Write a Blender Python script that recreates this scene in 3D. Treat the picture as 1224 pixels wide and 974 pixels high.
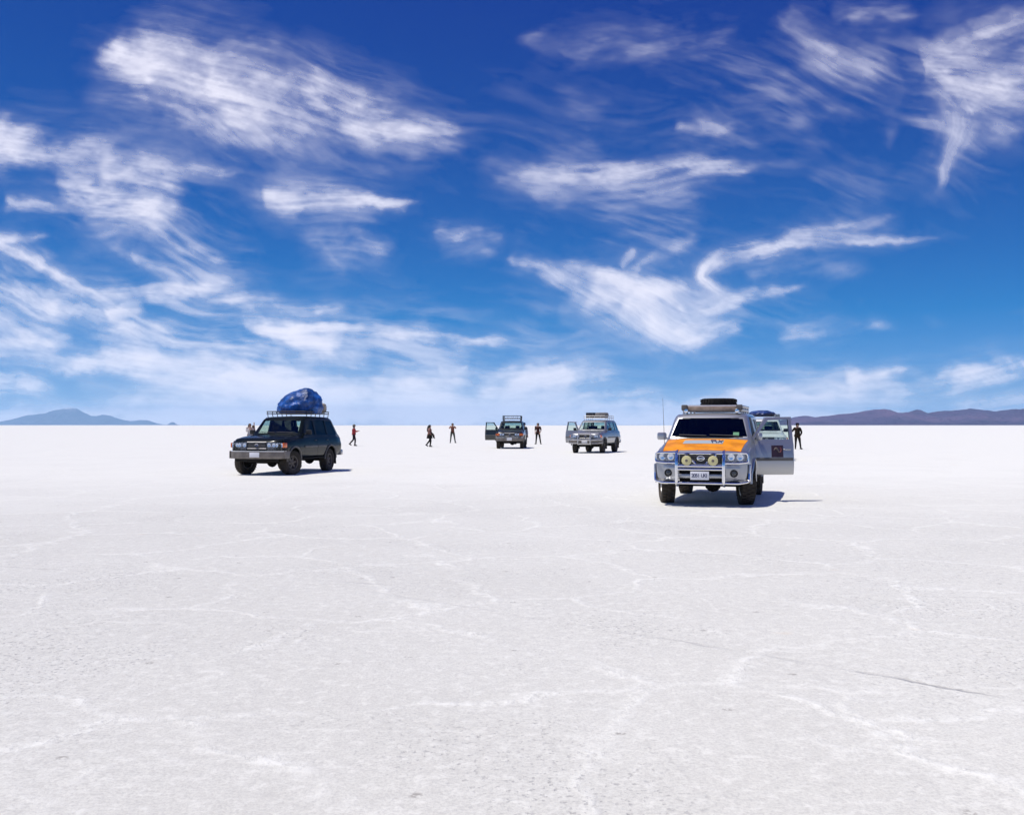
import bpy, bmesh, math, random
import numpy as np
from mathutils import Vector, Matrix

for _o in list(bpy.data.objects):
    bpy.data.objects.remove(_o)
scene = bpy.context.scene
COL = scene.collection
R = math.radians
random.seed(7)

# ------------------------------------------------------------------ camera, sky, sun, exposure
CAM_H, FPX, PITCH = 1.6, 1180.0, math.atan(21.0 / 1180.0)
cam_d = bpy.data.cameras.new('camera')
cam_d.sensor_width = 36.0
cam_d.lens = 36.0 * FPX / 1224.0
cam_d.clip_start = 0.1
cam_d.clip_end = 900000.0
cam = bpy.data.objects.new('camera', cam_d)
COL.objects.link(cam)
cam.location = (0, 0, CAM_H)
cam.rotation_euler = (R(90) + PITCH, 0, 0)
scene.camera = cam

SUN_EL, SUN_AZ = 68.0, -98.0          # degrees; azimuth from straight ahead (+Y) to the right (+X)
sun_dir = Vector((math.cos(R(SUN_EL)) * math.sin(R(SUN_AZ)),
                  math.cos(R(SUN_EL)) * math.cos(R(SUN_AZ)), math.sin(R(SUN_EL))))
world = bpy.data.worlds.new('World')
scene.world = world
world.use_nodes = True
wn, wl = world.node_tree.nodes, world.node_tree.links
wn.clear()
w_out = wn.new('ShaderNodeOutputWorld')
w_bg = wn.new('ShaderNodeBackground')
w_bg.inputs['Strength'].default_value = 0.078
w_sky = wn.new('ShaderNodeTexSky')
w_sky.sky_type = 'NISHITA'
w_sky.sun_disc = False
w_sky.sun_elevation = R(SUN_EL)
w_sky.sun_rotation = R(SUN_AZ)
w_sky.altitude = 3650.0
w_sky.air_density = 0.9
w_sky.dust_density = 0.4
w_sky.ozone_density = 6.0
# the photograph's colour grade of the sky: per-channel contrast on the Sky Texture
w_mul = wn.new('ShaderNodeVectorMath'); w_mul.operation = 'MULTIPLY_ADD'
w_mul.inputs[1].default_value = (1.00, 0.97, 1.10)
w_mul.inputs[2].default_value = (-1.80, -0.76, 0.66)
w_max = wn.new('ShaderNodeVectorMath'); w_max.operation = 'MAXIMUM'
w_max.inputs[1].default_value = (0.02, 0.25, 0.5)
wl.new(w_sky.outputs[0], w_mul.inputs[0])
wl.new(w_mul.outputs[0], w_max.inputs[0])
wl.new(w_max.outputs[0], w_bg.inputs['Color'])
wl.new(w_bg.outputs[0], w_out.inputs['Surface'])

sun_d = bpy.data.lights.new('sun', 'SUN')
sun_d.energy = 4.2
sun_d.angle = R(0.53)
sun_d.color = (1.0, 0.955, 0.89)
sun = bpy.data.objects.new('sun', sun_d)
COL.objects.link(sun)
sun.rotation_euler = sun_dir.to_track_quat('Z', 'Y').to_euler()

scene.view_settings.view_transform = 'Standard'
scene.view_settings.look = 'None'
scene.view_settings.exposure = 0.0
scene.view_settings.gamma = 1.0
scene.cycles.transparent_max_bounces = 24
scene.cycles.max_bounces = 10
scene.cycles.volume_bounces = 1

# ------------------------------------------------------------------ helpers
def tag(o, label=None, cat=None, group=None, kind=None):
    if label: o['label'] = label
    if cat: o['category'] = cat
    if group: o['group'] = group
    if kind: o['kind'] = kind
    return o

def link(name, me, parent=None, mats=None):
    o = bpy.data.objects.new(name, me)
    COL.objects.link(o)
    if parent is not None:
        o.parent = parent
    if mats is not None and me is not None:
        for m in (mats if isinstance(mats, (list, tuple)) else [mats]):
            me.materials.append(m)
    return o

def mesh_np(name, verts, quads):
    me = bpy.data.meshes.new(name)
    verts = np.asarray(verts, np.float32); quads = np.asarray(quads, np.int32)
    k = quads.shape[1]
    me.vertices.add(len(verts)); me.vertices.foreach_set('co', verts.ravel())
    me.loops.add(quads.size); me.loops.foreach_set('vertex_index', quads.ravel())
    me.polygons.add(len(quads))
    me.polygons.foreach_set('loop_start', np.arange(0, quads.size, k, dtype=np.int32))
    me.polygons.foreach_set('use_smooth', np.ones(len(quads), bool))
    me.update(calc_edges=True)
    return me

def bearing(x, y):
    """direction (unit vector) seen at a spot of the 1224 x 974 photograph"""
    x = np.asarray(x, float); y = np.asarray(y, float)
    dx, dz = (x - 612.0) / FPX, (487.0 - y) / FPX
    c, s = math.cos(PITCH), math.sin(PITCH)
    d = np.stack([dx, c - s * dz, s + c * dz], -1)
    return d / np.linalg.norm(d, axis=-1, keepdims=True)

# ---- numpy noise
def _hash(ix, iy, seed):
    h = (ix.astype(np.int64) * 374761393 + iy.astype(np.int64) * 668265263 + seed * 982451653) & 0xffffffff
    h = ((h ^ (h >> 13)) * 1274126177) & 0xffffffff
    return ((h ^ (h >> 16)) & 0xffff) / 65535.0

def vnoise(x, y, seed=0):
    ix, iy = np.floor(x), np.floor(y)
    fx, fy = x - ix, y - iy
    fx = fx * fx * fx * (fx * (fx * 6 - 15) + 10); fy = fy * fy * fy * (fy * (fy * 6 - 15) + 10)
    a, b = _hash(ix, iy, seed), _hash(ix + 1, iy, seed)
    c, d = _hash(ix, iy + 1, seed), _hash(ix + 1, iy + 1, seed)
    return a + (b - a) * fx + (c - a) * fy + (a - b - c + d) * fx * fy

def fbm(x, y, seed=0, octv=5, gain=0.55):
    s = t = 0.0; amp = 1.0
    for k in range(octv):
        s = s + amp * vnoise(x, y, seed + k * 17); t += amp
        amp *= gain
        x, y = (0.8 * x - 0.6 * y) * 2.03 + 11.3, (0.6 * x + 0.8 * y) * 2.03 + 5.7
    return s / t

def smooth(a, b, x):
    t = np.clip((x - a) / (b - a), 0, 1)
    return t * t * (3 - 2 * t)

# ---- material helpers
class NT:
    def __init__(s, name):
        s.m = bpy.data.materials.new(name); s.m.use_nodes = True
        s.n, s.l = s.m.node_tree.nodes, s.m.node_tree.links
        s.n.clear(); s.out = s.n.new('ShaderNodeOutputMaterial')
    def new(s, t, **kw):
        nd = s.n.new(t)
        for k, v in kw.items(): setattr(nd, k, v)
        return nd
    def put(s, nd, key, v):
        if hasattr(v, 'is_linked') or isinstance(v, bpy.types.NodeSocket): s.l.new(v, nd.inputs[key])
        else: nd.inputs[key].default_value = v
    def math(s, op, a, b=None, c=None, clamp=False):
        nd = s.new('ShaderNodeMath', operation=op, use_clamp=clamp)
        for i, v in enumerate((a, b, c)):
            if v is not None: s.put(nd, i, v)
        return nd.outputs[0]
    def maprange(s, v, a, b, c=0.0, d=1.0):
        nd = s.new('ShaderNodeMapRange', interpolation_type='SMOOTHSTEP')
        s.put(nd, 0, v)
        for i, q in enumerate((a, b, c, d)): nd.inputs[i + 1].default_value = q
        return nd.outputs[0]
    def mix(s, f, a, b):
        nd = s.new('ShaderNodeMix', data_type='RGBA')
        s.put(nd, 0, f); s.put(nd, 6, a); s.put(nd, 7, b)
        return nd.outputs[2]
    def noise(s, vec, scale, detail=4, rough=0.55, **kw):
        nd = s.new('ShaderNodeTexNoise')
        if vec is not None: s.l.new(vec, nd.inputs['Vector'])
        nd.inputs['Scale'].default_value = scale; nd.inputs['Detail'].default_value = detail
        nd.inputs['Roughness'].default_value = rough
        for k, v in kw.items(): nd.inputs[k].default_value = v
        return nd.outputs['Fac']
    def coords(s, which='Object'):
        return s.new('ShaderNodeTexCoord').outputs[which]
    def mapping(s, vec, scale=(1, 1, 1), loc=(0, 0, 0), rot=(0, 0, 0)):
        nd = s.new('ShaderNodeMapping'); s.l.new(vec, nd.inputs[0])
        nd.inputs['Scale'].default_value = scale; nd.inputs['Location'].default_value = loc
        nd.inputs['Rotation'].default_value = rot
        return nd.outputs[0]

def rgba(c):
    return (c[0], c[1], c[2], 1.0)

# ------------------------------------------------------------------ salt flat
def salt_material():
    t = NT('salt_crust'); m = t.m
    P = t.coords('Object')
    wv = t.new('ShaderNodeTexNoise'); t.l.new(P, wv.inputs['Vector'])
    wv.inputs['Scale'].default_value = 1.3; wv.inputs['Detail'].default_value = 3
    sub = t.new('ShaderNodeVectorMath', operation='SUBTRACT'); t.l.new(wv.outputs['Color'], sub.inputs[0]); sub.inputs[1].default_value = (.5, .5, .5)
    scl = t.new('ShaderNodeVectorMath', operation='SCALE'); t.l.new(sub.outputs[0], scl.inputs[0]); scl.inputs['Scale'].default_value = 0.9
    add = t.new('ShaderNodeVectorMath', operation='ADD'); t.l.new(P, add.inputs[0]); t.l.new(scl.outputs[0], add.inputs[1])
    PW = add.outputs[0]
    def cells(scale, w):
        v = t.new('ShaderNodeTexVoronoi', feature='DISTANCE_TO_EDGE', voronoi_dimensions='2D')
        t.l.new(PW, v.inputs['Vector']); v.inputs['Scale'].default_value = scale
        return t.maprange(v.outputs['Distance'], 0.0, w, 1.0, 0.0)
    big = t.noise(P, 0.11, 3)
    patch = t.noise(P, 0.55, 4)
    brk = t.maprange(t.noise(P, 0.8, 4, 0.6), 0.34, 0.57)
    rag = t.maprange(t.noise(P, 9.0, 5, 0.7), 0.28, 0.62)
    ridge = t.math('MULTIPLY', t.math('MULTIPLY', cells(0.50, 0.05), brk), rag)
    brk2 = t.maprange(t.noise(t.mapping(P, loc=(31, 7, 0)), 0.5, 3, 0.6), 0.52, 0.68)
    ridge2 = t.math('MULTIPLY', t.math('MULTIPLY', cells(1.15, 0.08), brk2), rag)
    ridge = t.math('MAXIMUM', ridge, t.math('MULTIPLY', ridge2, 0.6))
    crystal = t.noise(P, 48.0, 5, 0.8)
    lumps = t.noise(P, 11.0, 6, 0.72)
    poremask = t.maprange(t.noise(P, 0.36, 3, 0.6), 0.44, 0.66)
    pores = t.math('MULTIPLY', t.maprange(t.noise(t.mapping(P, scale=(1, 1.0, 1)), 27.0, 3, 0.6), 0.43, 0.33), t.math('MULTIPLY_ADD', poremask, 0.9, 0.10))
    spot = t.new('ShaderNodeTexVoronoi', feature='F1', voronoi_dimensions='2D'); t.l.new(P, spot.inputs['Vector']); spot.inputs['Scale'].default_value = 0.75
    clod = t.maprange(spot.outputs['Distance'], 0.012, 0.03, 1.0, 0.0)
    clod = t.math('MULTIPLY', clod, t.maprange(t.noise(P, 30.0, 2), 0.42, 0.55))
    # old tyre tracks: broken grooves pressed into the crust
    def track(ax, ay, bx, by, w, seed, lo=0.46, hi=0.66):
        L = math.hypot(bx - ax, by - ay); ang = math.atan2(by - ay, bx - ax)
        mp = t.new('ShaderNodeMapping', vector_type='TEXTURE'); t.l.new(PW2, mp.inputs[0])
        mp.inputs['Location'].default_value = (ax, ay, 0); mp.inputs['Rotation'].default_value = (0, 0, ang)
        sp = t.new('ShaderNodeSeparateXYZ'); t.l.new(mp.outputs[0], sp.inputs[0])
        d = t.math('ABSOLUTE', sp.outputs[1])
        a = t.maprange(d, 0.0, w, 1.0, 0.0)
        e = t.math('MULTIPLY', t.maprange(sp.outputs[0], 0.0, 0.4), t.maprange(sp.outputs[0], L - 0.4, L, 1.0, 0.0))
        b = t.maprange(t.noise(t.mapping(P, loc=(seed, seed * 2, 0)), 1.1, 5, 0.75), lo, hi)
        return t.math('MULTIPLY', t.math('MULTIPLY', a, e), b)
    w2 = t.new('ShaderNodeTexNoise'); t.l.new(P, w2.inputs['Vector']); w2.inputs['Scale'].default_value = 3.0; w2.inputs['Detail'].default_value = 4
    s2 = t.new('ShaderNodeVectorMath', operation='SUBTRACT'); t.l.new(w2.outputs['Color'], s2.inputs[0]); s2.inputs[1].default_value = (.5, .5, .5)
    s3 = t.new('ShaderNodeVectorMath', operation='SCALE'); t.l.new(s2.outputs[0], s3.inputs[0]); s3.inputs['Scale'].default_value = 0.26
    a2 = t.new('ShaderNodeVectorMath', operation='ADD'); t.l.new(P, a2.inputs[0]); t.l.new(s3.outputs[0], a2.inputs[1])
    PW2 = a2.outputs[0]
    tr = t.math('MULTIPLY', track(-1.6, 9.75, 2.2, 6.55, 0.055, 3.0, 0.40, 0.66), 0.55)
    tr = t.math('MAXIMUM', tr, track(2.0, 6.70, 2.98, 5.78, 0.032, 8.0, 0.36, 0.56))
    tr = t.math('MAXIMUM', tr, t.math('MULTIPLY', track(-6.5, 11.4, -1.0, 9.9, 0.05, 11.0), 0.6))
    tr = t.math('MAXIMUM', tr, t.math('MULTIPLY', track(0.2, 13.2, 9.0, 9.6, 0.05, 19.0), 0.5))
    # colours: grey pitted crust, cleaner white ridges, a little tan dirt
    base = t.mix(t.maprange(big, 0.3, 0.7), (0.7, 0.687, 0.617, 1), (0.765, 0.753, 0.679, 1))
    base = t.mix(t.math('MULTIPLY', t.maprange(patch, 0.35, 0.7), 0.5), base, (0.79, 0.78, 0.708, 1))
    # grazing-angle brightness painted into the salt colour farther out, with a noise-ragged edge
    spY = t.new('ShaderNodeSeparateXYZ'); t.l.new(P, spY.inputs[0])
    far_bright = t.maprange(t.math('ADD', spY.outputs[1], t.math('MULTIPLY', t.math('SUBTRACT', t.noise(P, 0.06, 5, 0.65), 0.5), 26.0)), 10.0, 33.0)
    base = t.mix(t.math('MULTIPLY', far_bright, 0.9), base, (0.9, 0.892, 0.813, 1))
    base = t.mix(t.math('MULTIPLY', t.maprange(crystal, 0.60, 0.36, 0.0, 1.0), t.math('MULTIPLY_ADD', far_bright, -0.40, 0.75)), base, (0.56, 0.547, 0.498, 1))
    base = t.mix(t.math('MULTIPLY', t.maprange(lumps, 0.50, 0.66), 0.45), base, (0.9, 0.889, 0.813, 1))
    base = t.mix(t.math('MULTIPLY', t.maprange(lumps, 0.47, 0.34), 0.28), base, (0.52, 0.507, 0.464, 1))
    base = t.mix(t.math('MULTIPLY', ridge, 0.74), base, (0.92, 0.912, 0.837, 1))
    base = t.mix(t.math('MULTIPLY', pores, 0.7), base, (0.33, 0.321, 0.316, 1))
    tan = t.math('MULTIPLY', t.maprange(t.noise(t.mapping(P, loc=(5, 3, 0)), 0.9, 3, 0.6), 0.69, 0.76), 0.55)
    base = t.mix(tan, base, (0.74, 0.643, 0.507, 1))
    base = t.mix(t.math('MULTIPLY', clod, 0.55), base, (0.22, 0.191, 0.163, 1))
    base = t.mix(t.math('MULTIPLY', tr, 0.6), base, (0.36, 0.351, 0.345, 1))
    bs = t.new('ShaderNodeBsdfPrincipled')
    t.put(bs, 'Base Color', base); bs.inputs['Roughness'].default_value = 0.62
    bs.inputs['Specular IOR Level'].default_value = 0.35
    bs.inputs['Diffuse Roughness'].default_value = 0.25
    # relief
    h = t.math('MULTIPLY', ridge, 0.011)
    h = t.math('ADD', h, t.math('MULTIPLY', lumps, 0.008))
    h = t.math('ADD', h, t.math('MULTIPLY', crystal, 0.0026))
    h = t.math('SUBTRACT', h, t.math('MULTIPLY', pores, 0.004))
    h = t.math('SUBTRACT', h, t.math('MULTIPLY', tr, 0.018))
    bp = t.new('ShaderNodeBump'); bp.inputs['Strength'].default_value = 1.0; bp.inputs['Distance'].default_value = 1.0
    t.l.new(h, bp.inputs['Height']); t.l.new(bp.outputs[0], bs.inputs['Normal'])
    t.l.new(bs.outputs[0], t.out.inputs['Surface'])
    return m

def build_ground():
    GR = 30000.0
    def axis(dense0, dense1, step, lo, hi, grow=1.16):
        a = list(np.arange(dense0, dense1 + 1e-6, step))
        st, v = step, a[-1]
        while v < hi:
            st *= grow; v = min(v + st, hi); a.append(v)
        st, v = step, a[0]; pre = []
        while v > lo:
            st *= grow; v = max(v - st, lo); pre.append(v)
        return np.array(pre[::-1] + a)
    xs = axis(-7.0, 7.0, 0.06, -GR, GR); ys = axis(3.0, 15.0, 0.06, -GR, GR)
    X, Y = np.meshgrid(xs, ys)
    near = np.exp(-((X / 30) ** 2 + ((Y - 10) / 30) ** 2))
    Z = (fbm(X * 0.9, Y * 0.9, 3, 4) - 0.5) * 0.030 * near + (fbm(X * 4, Y * 4, 9, 3) - 0.5) * 0.010 * near
    nx, ny = len(xs), len(ys)
    idx = np.arange(nx * ny).reshape(ny, nx)
    q = np.stack([idx[:-1, :-1], idx[:-1, 1:], idx[1:, 1:], idx[1:, :-1]], -1).reshape(-1, 4)
    me = mesh_np('salt_flat', np.stack([X, Y, Z], -1).reshape(-1, 3), q)
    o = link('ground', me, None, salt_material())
    tag(o, 'flat white salt crust with pale polygonal ridges reaching to the horizon', 'ground', kind='structure')
build_ground()

# ------------------------------------------------------------------ mountains
def rock_material(name, c1, c2, c3, snow=None):
    t = NT(name); P = t.coords('Object')
    n1 = t.noise(P, 0.0016, 6, 0.65); n2 = t.noise(P, 0.008, 6, 0.7)
    col = t.mix(t.maprange(n1, 0.35, 0.65), rgba(c1), rgba(c2))
    col = t.mix(t.math('MULTIPLY', t.maprange(n2, 0.45, 0.7), 0.6), col, rgba(c3))
    if snow is not None:
        sp = t.new('ShaderNodeSeparateXYZ'); t.l.new(P, sp.inputs[0])
        z = t.math('ADD', sp.outputs[2], t.math('MULTIPLY', t.math('SUBTRACT', n2, 0.5), snow * 0.9))
        col = t.mix(t.maprange(z, snow, snow * 1.25, 0, 0.7), col, (0.75, 0.76, 0.8, 1))
    bs = t.new('ShaderNodeBsdfPrincipled'); t.put(bs, 'Base Color', col); bs.inputs['Roughness'].default_value = 0.95
    bp = t.new('ShaderNodeBump'); bp.inputs['Distance'].default_value = 90.0; bp.inputs['Strength'].default_value = 1.0
    t.l.new(t.noise(P, 0.0045, 6, 0.65), bp.inputs['Height']); t.l.new(bp.outputs[0], bs.inputs['Normal'])
    bs.inputs['Specular IOR Level'].default_value = 0.1
    t.l.new(bs.outputs[0], t.out.inputs['Surface'])
    return t.m

def mountain(name, prof, depth, back, step, mat, label, cat, seed, rough=0.24, foot=0.35):
    """prof: skyline as (photo x, photo y); depth: metres to the ridge line; back: half thickness of the massif"""
    px = np.array([p[0] for p in prof], float); py = np.array([p[1] for p in prof], float)
    k = depth / FPX
    x0, x1 = (px[0] - 612) * k, (px[-1] - 612) * k
    xs = np.arange(x0, x1 + step, step); ys = np.linspace(-back, back, int(2 * back / step) + 1)
    X, Y = np.meshgrid(xs, ys)
    H = np.interp(X, (px - 612) * k, (508.0 - py) * k)
    H = H * (1 + (fbm(X / (back * .16), X * 0 + seed, seed + 3, 5) - 0.5) * 0.16)
    wob = (fbm(X / (back * 0.9), Y * 0 + seed, seed, 3) - 0.5) * back * 0.3
    f = np.clip(1 - np.abs(Y - wob) / (back * 0.95), 0, 1)
    shape = f ** 1.25
    sp = 1 - np.abs(2 * fbm(X / (back * .30), Y / (back * .55), seed + 5, 5) - 1)
    mod = 1 + (sp - 0.86) * rough * 6 * (1 - shape) - np.clip(1 - shape, 0, 1) * 0.05
    Z = np.maximum(H * shape * mod, 0) + (fbm(X / (back * .05), Y / (back * .05), seed + 9, 3) - 0.5) * back * 0.008 * shape * (H > 8)
    Z -= 4 * (1 - smooth(0, 0.1, shape)) + 2.0
    ny, nx = X.shape; idx = np.arange(nx * ny).reshape(ny, nx)
    q = np.stack([idx[:-1, :-1], idx[:-1, 1:], idx[1:, 1:], idx[1:, :-1]], -1).reshape(-1, 4)
    v = np.stack([X, Y + depth, Z], -1).reshape(-1, 3)
    # keep the mesh above the flat (drop what lies wholly under it)
    zq = v[q][:, :, 2].max(1)
    q = q[zq > -1.0]
    used = np.unique(q); remap = np.full(len(v), -1); remap[used] = np.arange(len(used))
    me = mesh_np(name, v[used], remap[q])
    o = link(name, me, None, mat)
    tag(o, label, cat, kind='structure')
    return o

M_volc = rock_material('volcano_rock', (0.085, 0.10, 0.15), (0.12, 0.135, 0.18), (0.06, 0.075, 0.12), snow=385.0)
M_range = rock_material('range_rock', (0.085, 0.055, 0.13), (0.14, 0.08, 0.15), (0.04, 0.03, 0.085))
mountain('volcano', [(-60, 508.2), (-20, 507.5), (0, 504), (15, 501), (32, 496), (50, 494), (62, 490), (72, 488), (81, 486), (90, 487.5), (98, 492), (108, 496.5), (114, 497), (121, 495.5), (128, 496), (136, 499), (146, 501.5), (155, 503), (166, 502), (175, 502), (181, 505), (184, 508.2)],
         26000, 1500, 32, M_volc, 'hazy blue volcano with a pale peak far beyond the salt flat', 'mountain', 21)
mountain('island_hill', [(200, 508.2), (203, 505.5), (206, 504), (209, 505), (212, 508.2)], 24000, 300, 22, M_volc,
         'tiny round hill alone on the horizon beside the volcano', 'hill', 33)
mountain('mountain_range', [(905, 508.2), (918, 506), (930, 502), (948, 498), (962, 496.5), (972, 498.5), (990, 496), (1002, 494), (1012, 494), (1022, 493), (1034, 490.5), (1046, 488), (1056, 487.5), (1064, 489.5), (1072, 493), (1080, 493.2), (1090, 491), (1098, 488.8), (1103, 489), (1112, 493.5), (1122, 492), (1136, 490), (1150, 488.5), (1164, 487.5), (1176, 488.5), (1186, 490), (1196, 490.5), (1206, 489.5), (1218, 488.6), (1235, 488.5), (1260, 491), (1300, 488), (1340, 493), (1390, 500), (1430, 508.2)],
         9000, 1100, 14, M_range, 'long purple mountain range along the horizon behind the salt flat', 'mountain', 45)

# ------------------------------------------------------------------ haze
def build_haze():
    bm = bmesh.new(); bmesh.ops.create_cube(bm, size=1.0)
    me = bpy.data.meshes.new('haze'); bm.to_mesh(me); bm.free()
    t = NT('haze_air'); v = t.new('ShaderNodeVolumePrincipled')
    v.inputs['Color'].default_value = (0.37, 0.63, 0.96, 1)
    v.inputs['Density'].default_value = 3.3e-5
    v.inputs['Anisotropy'].default_value = 0.1
    t.l.new(v.outputs[0], t.out.inputs['Volume'])
    o = link('haze', me, None, t.m)
    top, bot = 540.0, -8.0
    o.scale = (62000, 62000, top - bot); o.location = (0, 0, (top + bot) / 2)
    tag(o, 'thin pale blue air haze over the whole salt flat', 'haze', kind='stuff')
build_haze()

# ------------------------------------------------------------------ cirrus
def build_clouds():
    ST = 1.7
    gx = np.arange(-260, 1484, ST); gy = np.arange(-230, 508.0, ST)
    X, Y = np.meshgrid(gx, gy)
    D = np.zeros_like(X)
    wx = (fbm(X / 95, Y / 70, 101, 5) - 0.5); wy = (fbm(X / 95, Y / 70, 202, 5) - 0.5)
    sx = (fbm(X / 150, Y / 110, 111, 2) - 0.5); sy = (fbm(X / 150, Y / 110, 212, 2) - 0.5)
    ex = (fbm(X / 26, Y / 20, 121, 4) - 0.5); ey = (fbm(X / 26, Y / 20, 222, 4) - 0.5)
    def resample(pts, ws, n):
        P = np.array(pts, float); W = np.array(ws, float)
        k = len(P); tt = np.linspace(0, k - 1, n); i = np.clip(tt.astype(int), 0, k - 2); f = (tt - i)[:, None]
        p0, p1, p2, p3 = P[np.clip(i - 1, 0, k - 1)], P[i], P[i + 1], P[np.clip(i + 2, 0, k - 1)]
        Q = 0.5 * ((2 * p1) + (-p0 + p2) * f + (2 * p0 - 5 * p1 + 4 * p2 - p3) * f ** 2 + (-p0 + 3 * p1 - 3 * p2 + p3) * f ** 3)
        return Q, W[i] * (1 - f[:, 0]) + W[i + 1] * f[:, 0]
    cnt = [0]
    def stroke(pts, ws, s, along=70, across=9, phi=None, warp=None, k=1.0, t0=0.12, t1=0.25):
        cnt[0] += 1; seed = 300 + cnt[0] * 13
        Q, W = resample(pts, ws, max(10, 5 * len(pts)))
        mw = max(ws); wp = (mw * 0.9 + 10) if warp is None else warp
        m = 5.0 * mw + wp
        i0, i1 = np.searchsorted(gx, [Q[:, 0].min() - m, Q[:, 0].max() + m]); j0, j1 = np.searchsorted(gy, [Q[:, 1].min() - m, Q[:, 1].max() + m])
        if i1 <= i0 or j1 <= j0: return
        sl = (slice(j0, j1), slice(i0, i1))
        x = X[sl] + wx[sl] * wp + ex[sl] * 9; y = Y[sl] + wy[sl] * wp + ey[sl] * 9
        best = np.full(x.shape, 1e9); T = np.zeros_like(x); S = np.zeros_like(x); WW = np.full(x.shape, mw)
        seg = np.linalg.norm(np.diff(Q, axis=0), axis=1); cum = np.concatenate([[0], np.cumsum(seg)]); L = cum[-1]
        for n in range(len(Q) - 1):
            a, b = Q[n], Q[n + 1]; d = b - a; l2 = max(d @ d, 1e-6)
            f = np.clip(((x - a[0]) * d[0] + (y - a[1]) * d[1]) / l2, 0, 1)
            ux, uy = x - a[0] - f * d[0], y - a[1] - f * d[1]
            dd = ux * ux + uy * uy
            g = dd < best
            best = np.where(g, dd, best); T = np.where(g, cum[n] + f * seg[n], T)
            S = np.where(g, (d[0] * uy - d[1] * ux) / math.sqrt(l2), S); WW = np.where(g, W[n] * (1 - f) + W[n + 1] * f, WW)
        dist = np.sqrt(best)
        env = np.exp(-1.0 * (dist / np.maximum(WW * 1.12, 1.5)) ** 2) * smooth(-0.02, t0, T / L) * smooth(-0.02, t1, 1 - T / L)
        if phi is None: A, B = T, S
        else:
            c, q = math.cos(R(phi)), math.sin(R(phi)); A, B = X[sl] * c + Y[sl] * q, -X[sl] * q + Y[sl] * c
        A = A + sx[sl] * 40 + ex[sl] * 5; B = B + sy[sl] * 34 + ey[sl] * 1.2
        n1 = fbm(A / (along * 1.3), B / across, seed, 4); n2 = fbm(A / (along * .7), B / (across * .34), seed + 5, 4, 0.62)
        n3 = fbm(A / 62 + x / 120, B / 20, seed + 9, 5, 0.6)
        n = np.clip((0.28 * n1 + 0.15 * n2 + 0.57 * n3 - 0.28) / 0.44, 0, 1)
        n4 = fbm(x / (30 + mw), y / (14 + mw * .6), seed + 13, 3)
        pat = 0.55 + 0.75 * smooth(.30, .68, n4)
        kk = 0.34 * k
        den = np.clip(env * (1 + kk) - (1 - n) * kk, 0, 1.2) ** 1.2 * (0.30 + 0.85 * n) * pat
        w2 = np.maximum(WW * 2.3, 4.0)
        skirt = np.exp(-(dist / w2) ** 2) * smooth(-0.05, t0, T / L) * smooth(-0.05, t1, 1 - T / L)
        sk = skirt * (0.25 + 0.9 * np.clip((0.42 * n1 + 0.16 * n2 + 0.42 * n3 - 0.33) / 0.4, 0, 1)) * pat
        D[sl] += s * (0.415 * den + 0.20 * sk)
    def veil(cx, cy, rx, ry, s, phi, along=120, across=16, thr=0.42):
        cnt[0] += 1; seed = 900 + cnt[0] * 7
        g = np.exp(-((X - cx) / rx) ** 2 - ((Y - cy) / ry) ** 2)
        c, q = math.cos(R(phi)), math.sin(R(phi)); A, B = X * c + Y * q + sx * 60, -X * q + Y * c + sy * 50
        n = 0.5 * fbm(A / along, B / across, seed, 5) + 0.25 * fbm(A / 45, B / (across * .4), seed + 3, 3, 0.6) + 0.25 * fbm(X / 60, Y / 40, seed + 6, 4)
        low = smooth(.38, .70, fbm(X / 130, Y / 80, seed + 11, 4))
        return 1.5 * s * g * smooth(.36, .78, n) * (0.15 + low * 1.2)
    S = stroke
    # great feathered plume, upper left
    S([(118, 62), (180, 82), (260, 104), (350, 128), (440, 146), (510, 152), (566, 156)], [16, 33, 36, 33, 25, 15, 5], 1.5, 80, 8, phi=14, t0=.05, t1=.2)
    S([(150, 60), (220, 70), (300, 78), (370, 92), (420, 108)], [14, 20, 20, 15, 6], .85, 60, 8, phi=16)
    S([(200, 118), (265, 150), (330, 160), (400, 152)], [14, 18, 20, 10], .45, 70, 6, phi=38)
    S([(330, 165), (400, 178), (470, 176)], [14, 20, 10], .35, 80, 6, phi=34)
    # left edge plumes
    S([(-60, 150), (0, 168), (70, 178), (130, 190), (180, 206)], [20, 22, 19, 18, 8], 1.25, 60, 8, phi=8)
    S([(58, 206), (95, 222), (125, 244), (160, 250), (228, 244)], [10, 20, 26, 20, 8], 1.5, 60, 8, phi=6)
    S([(110, 200), (180, 212), (240, 232)], [16, 22, 9], .8, 60, 8, phi=14)
    S([(150, 196), (220, 203), (305, 209)], [7, 8, 3], .55, 70, 4)
    S([(0, 240), (40, 244), (85, 252)], [7, 9, 5], .8, 50, 5)
    S([(-40, 286), (0, 285), (62, 283)], [8, 9, 3], .95, 60, 5)
    S([(-50, 262), (0, 292), (40, 312), (80, 334), (122, 350)], [6, 6, 6, 6, 4], 1.0, 80, 4, warp=12)
    S([(130, 290), (170, 312), (205, 340)], [7, 7, 5], .6, 60, 4)
    S([(170, 265), (230, 300), (280, 320)], [5, 6, 3], .5, 70, 4)
    # small lens and hooks, middle
    S([(316, 236), (345, 240), (385, 243), (440, 241), (505, 240)], [8, 12, 11, 8, 3], 1.45, 60, 5, phi=2, t0=.04)
    S([(355, 290), (400, 288), (450, 292), (480, 286)], [8, 15, 14, 6], .55, 60, 7, phi=6)
    S([(385, 295), (400, 315), (408, 330)], [8, 9, 4], .4, 40, 5)
    S([(516, 280), (560, 282), (608, 284)], [6, 8, 3], .85, 50, 5)
    S([(522, 302), (560, 300), (600, 306)], [9, 12, 6], .35, 50, 6, phi=-10)
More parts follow.
